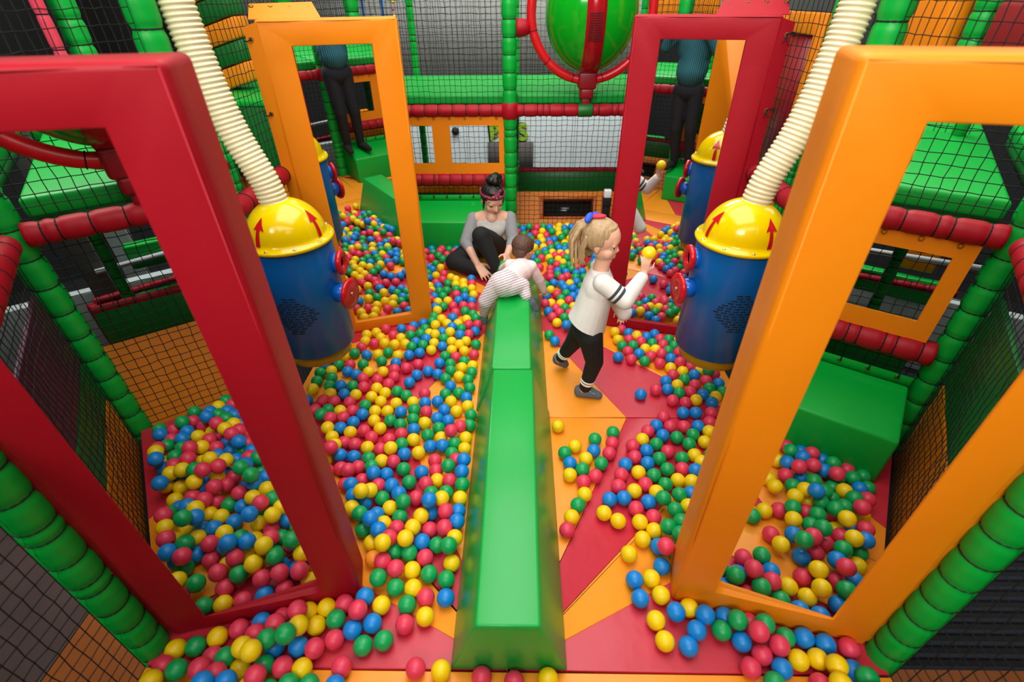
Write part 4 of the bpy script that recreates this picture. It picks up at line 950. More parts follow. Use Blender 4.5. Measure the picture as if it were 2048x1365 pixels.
# ---- baby lying over the beam
bab = thing('person', 'baby in pink top and patterned leggings lying over the green beam', 'person', (-.08, 2.8, .31)); o = Vector(bab.location)
F = frame((.42, .85, -.34)); S = .192; hc = Vector((.020, 3.03, .505)) - o
hp_, P = head_prims(hc, F, S, True)
shL, elL, wrL = at((-.065, 2.95, .425), (-.115, 3.04, .35), (-.12, 3.13, .28)); shR, elR, wrR = at((.070, 2.93, .425), (.128, 2.955, .315), (.163, 2.985, .215))
hipL, knL, anL = at((-.155, 2.735, .385), (-.222, 2.715, .285), (-.240, 2.775, .165)); hipR, knR, anR = at((-.055, 2.725, .385), (.015, 2.765, .372), (.038, 2.715, .325))
chest, belly, pelvis, neck = at((.0, 2.915, .405), (-.055, 2.82, .395), (-.105, 2.745, .395), (.008, 2.965, .445))
bodyp = hp_ + [cap(neck, hc, .034, .04), ell(chest, (.072, .075, .062)), ell(belly, (.072, .08, .070)), ell(pelvis, (.085, .072, .075))]
bodyp += chain([shL, elL, wrL], [.028, .024, .018]) + chain([shR, elR, wrR], [.028, .024, .018]) + chain([hipL, knL, anL], [.048, .038, .026]) + chain([hipR, knR, anR], [.048, .038, .026])
bodyp += hand_prims(wrR, (.35, .35, -.85), (-.3, -.7, 0), .065, .5, .2) + hand_prims(wrL, (-.1, .8, -.5), (0, -.4, -1), .065, .4, .2)
fL = at((-.240, 2.782, .150), (-.246, 2.800, .068)); fR = at((.042, 2.712, .312), (.104, 2.700, .235))
bodyp += foot_prims(*fL, .021) + foot_prims(*fR, .021)
bb_ = blob('body', bodyp, .0042, SKINB, bab, 3); face_bits(bb_, P, F, S, LIPK, BROWL, .2, child=True)
PINK = mat('pale_pink_jersey', 0xF0D6D4, .9, bump=.25, bscale=18, stretch=(1, .5, 1))
blob('pink_top', [cap(shL, shR, .044, .044), cap(chest, belly, .080, .082), cap(belly, pelvis, .080, .082), ell(chest, (.088, .090, .076)), ell(belly, (.086, .088, .080)), ell(neck + Vector((0, -.02, -.01)), (.06, .05, .045))] + chain([shL, elL, wrL], [.042, .036, .026]) + chain([shR, elR, wrR], [.042, .036, .026]), .0048, PINK, bab, 14)
LEG = bpy.data.materials.new('fair_isle_knit'); LEG.use_nodes = True; nt = LEG.node_tree; bs = nt.nodes['Principled BSDF']; bs.inputs['Roughness'].default_value = .9
tc = nt.nodes.new('ShaderNodeTexCoord'); mp = nt.nodes.new('ShaderNodeMapping'); mp.inputs['Rotation'].default_value = (.5, .35, 0); nt.links.new(tc.outputs['Object'], mp.inputs[0])
wv = nt.nodes.new('ShaderNodeTexWave'); wv.bands_direction = 'Z'; wv.inputs['Scale'].default_value = 21; wv.inputs['Distortion'].default_value = .6; wv.inputs['Detail'].default_value = 0
ck = nt.nodes.new('ShaderNodeTexVoronoi'); ck.inputs['Scale'].default_value = 85; ck.distance = 'MANHATTAN'
mth = nt.nodes.new('ShaderNodeMath'); mth.operation = 'MULTIPLY'; r1 = nt.nodes.new('ShaderNodeValToRGB'); r2 = nt.nodes.new('ShaderNodeValToRGB')
r1.color_ramp.elements[0].position = .50; r1.color_ramp.elements[1].position = .95; r2.color_ramp.elements[0].position = .20; r2.color_ramp.elements[1].position = .42
nt.links.new(mp.outputs[0], wv.inputs['Vector']); nt.links.new(mp.outputs[0], ck.inputs['Vector']); nt.links.new(wv.outputs['Fac'], r1.inputs[0]); nt.links.new(ck.outputs['Distance'], r2.inputs[0])
nt.links.new(r1.outputs[0], mth.inputs[0]); nt.links.new(r2.outputs[0], mth.inputs[1])
mx = nt.nodes.new('ShaderNodeMix'); mx.data_type = 'RGBA'; mx.inputs[6].default_value = lin(0xE6DEDC); mx.inputs[7].default_value = lin(0xA88A9A); nt.links.new(mth.outputs[0], mx.inputs[0]); nt.links.new(mx.outputs[2], bs.inputs['Base Color'])
blob('leggings', [ell(pelvis, (.099, .087, .087)), ell(pelvis.lerp(belly, .4), (.090, .08, .082))] + chain([hipL, knL, anL], [.060, .050, .034]) + chain([hipR, knR, anR], [.060, .050, .034]), .0048, LEG, bab, 4)
for q, hx, nm in ((fL, 0x4F7C78, 'teal grey sock with a dotted sole'), (fR, 0x58626E, 'slate grey sock with a dotted sole')):
    s = blob('sock', foot_prims(q[0], q[1], .0265), .004, mat('sock_%x' % hx, hx, .9, bump=.3, bscale=90), bab, 2); s['label'] = nm
    d = (q[1] - q[0]).normalized(); nrm = Vector((0, -1, 0)) if q is fL else Vector((-.15, -.9, -.3)).normalized(); sd = d.cross(nrm).normalized(); dt = bmesh.new()
    for i in range(7):
        for k in range(4):
            c = q[0] + (q[1] - q[0]) * (.02 + i * .14) + sd * (k - 1.5) * .0085 + nrm * .0268
            r = bmesh.ops.create_uvsphere(dt, u_segments=6, v_segments=4, radius=.0019); bmesh.ops.translate(dt, vec=c, verts=r['verts'])
    tag(obj('sole_dots', dt, mat('sole_dot_print', 0xA8D0C0, .7), s), None, kind='stuff')
def Hh(x, y, z): return hc + F @ (Vector((x, y, z - .5)) * S)
blob('hair', [ell(Hh(0, -.09, .655), (.393 * S, .432 * S, .368 * S), F), ell(Hh(0, -.30, .42), (.28 * S, .18 * S, .22 * S), F)], .0045, BABYHAIR, bab, 2)

# ---- photographer standing on the near step block (seen only in the mirrors)
ph = thing('person', 'photographer in teal checked shirt, dark trousers, on the near step block, seen in mirrors', 'person', (.20, -.23, .32)); o = Vector(ph.location)
F = frame((-.05, .9, -.35)); S = .23; hc = Vector((.09, -.27, 1.87)) - o
hp_, P = head_prims(hc, F, S)
shL, elL, wrL = at((-.04, -.27, 1.66), (-.16, -.18, 1.52), (-.075, -.10, 1.76)); shR, elR, wrR = at((.30, -.27, 1.66), (.38, -.18, 1.48), (.17, -.10, 1.76))
hipL, knL, anL = at((.06, -.25, 1.13), (.08, -.22, .74), (.11, -.27, .39)); hipR, knR, anR = at((.21, -.25, 1.13), (.24, -.22, .74), (.27, -.27, .39))
bodyp = hp_ + [cap(at((.11, -.28, 1.66))[0], hc - Vector((0, 0, .05)), .055, .05), ell(at((.13, -.27, 1.52))[0], (.16, .10, .18)), ell(at((.13, -.26, 1.28))[0], (.14, .095, .17)), ell(at((.13, -.25, 1.12))[0], (.155, .105, .11))]
bodyp += chain([shL, elL, wrL], [.052, .042, .028]) + chain([shR, elR, wrR], [.052, .042, .028]) + chain([hipL, knL, anL], [.08, .056, .036]) + chain([hipR, knR, anR], [.08, .056, .036])
bodyp += hand_prims(wrL, (.5, .2, .8), (.8, .3, -.4), .17, .5, .12, 1) + hand_prims(wrR, (-.5, .2, .8), (-.8, .3, -.4), .17, .5, .12, -1)
feet = (at((.10, -.30, .36), (.08, -.10, .345)), at((.27, -.30, .36), (.30, -.10, .345)))
for q in feet: bodyp += foot_prims(*q, .033)
pb_ = blob('body', bodyp, .007, SKIN, ph, 3); face_bits(pb_, P, F, S, LIPC, BROW, .3)
TEAL = bpy.data.materials.new('teal_check_cotton'); TEAL.use_nodes = True; nt = TEAL.node_tree; bs = nt.nodes['Principled BSDF']; bs.inputs['Roughness'].default_value = .85
tc = nt.nodes.new('ShaderNodeTexCoord'); w1 = nt.nodes.new('ShaderNodeTexWave'); w1.bands_direction = 'X'; w1.inputs['Scale'].default_value = 18; cr = nt.nodes.new('ShaderNodeValToRGB'); cr.color_ramp.elements[0].color = lin(0x123844); cr.color_ramp.elements[1].color = lin(0x2E7C8C)
nt.links.new(tc.outputs['Object'], w1.inputs['Vector']); nt.links.new(w1.outputs['Fac'], cr.inputs[0]); nt.links.new(cr.outputs[0], bs.inputs['Base Color'])
blob('checked_shirt', [ell(at((.13, -.27, 1.52))[0], (.185, .125, .19)), ell(at((.13, -.26, 1.34))[0], (.165, .125, .16)), cap(at((.13, -.26, 1.36))[0], at((.13, -.25, 1.30))[0], .145, .155), cap(at((.13, -.27, 1.52))[0], at((.13, -.26, 1.32))[0], .135, .15)] + chain([shL, elL, wrL.lerp(elL, .1)], [.066, .055, .038]) + chain([shR, elR, wrR.lerp(elR, .1)], [.066, .055, .038]), .009, TEAL, ph, 4)
blob('trousers', chain([hipL, knL, anL], [.092, .066, .046]) + chain([hipR, knR, anR], [.092, .066, .046]) + [ell(at((.13, -.25, 1.12))[0], (.165, .115, .11))], .009, mat('navy_denim', 0x12151F, .85), ph, 4)
for q in feet: blob('sock', foot_prims(q[0], q[1], .039), .007, mat('black_sock', 0x17171A, .9), ph, 2)
blob('hair', [ell(hc + F @ (Vector((0, -.10, .66 - .5)) * S), (.38 * S, .43 * S, .375 * S), F)], .008, DKHAIR, ph, 2)
bpy.data.scenes.remove(WS)
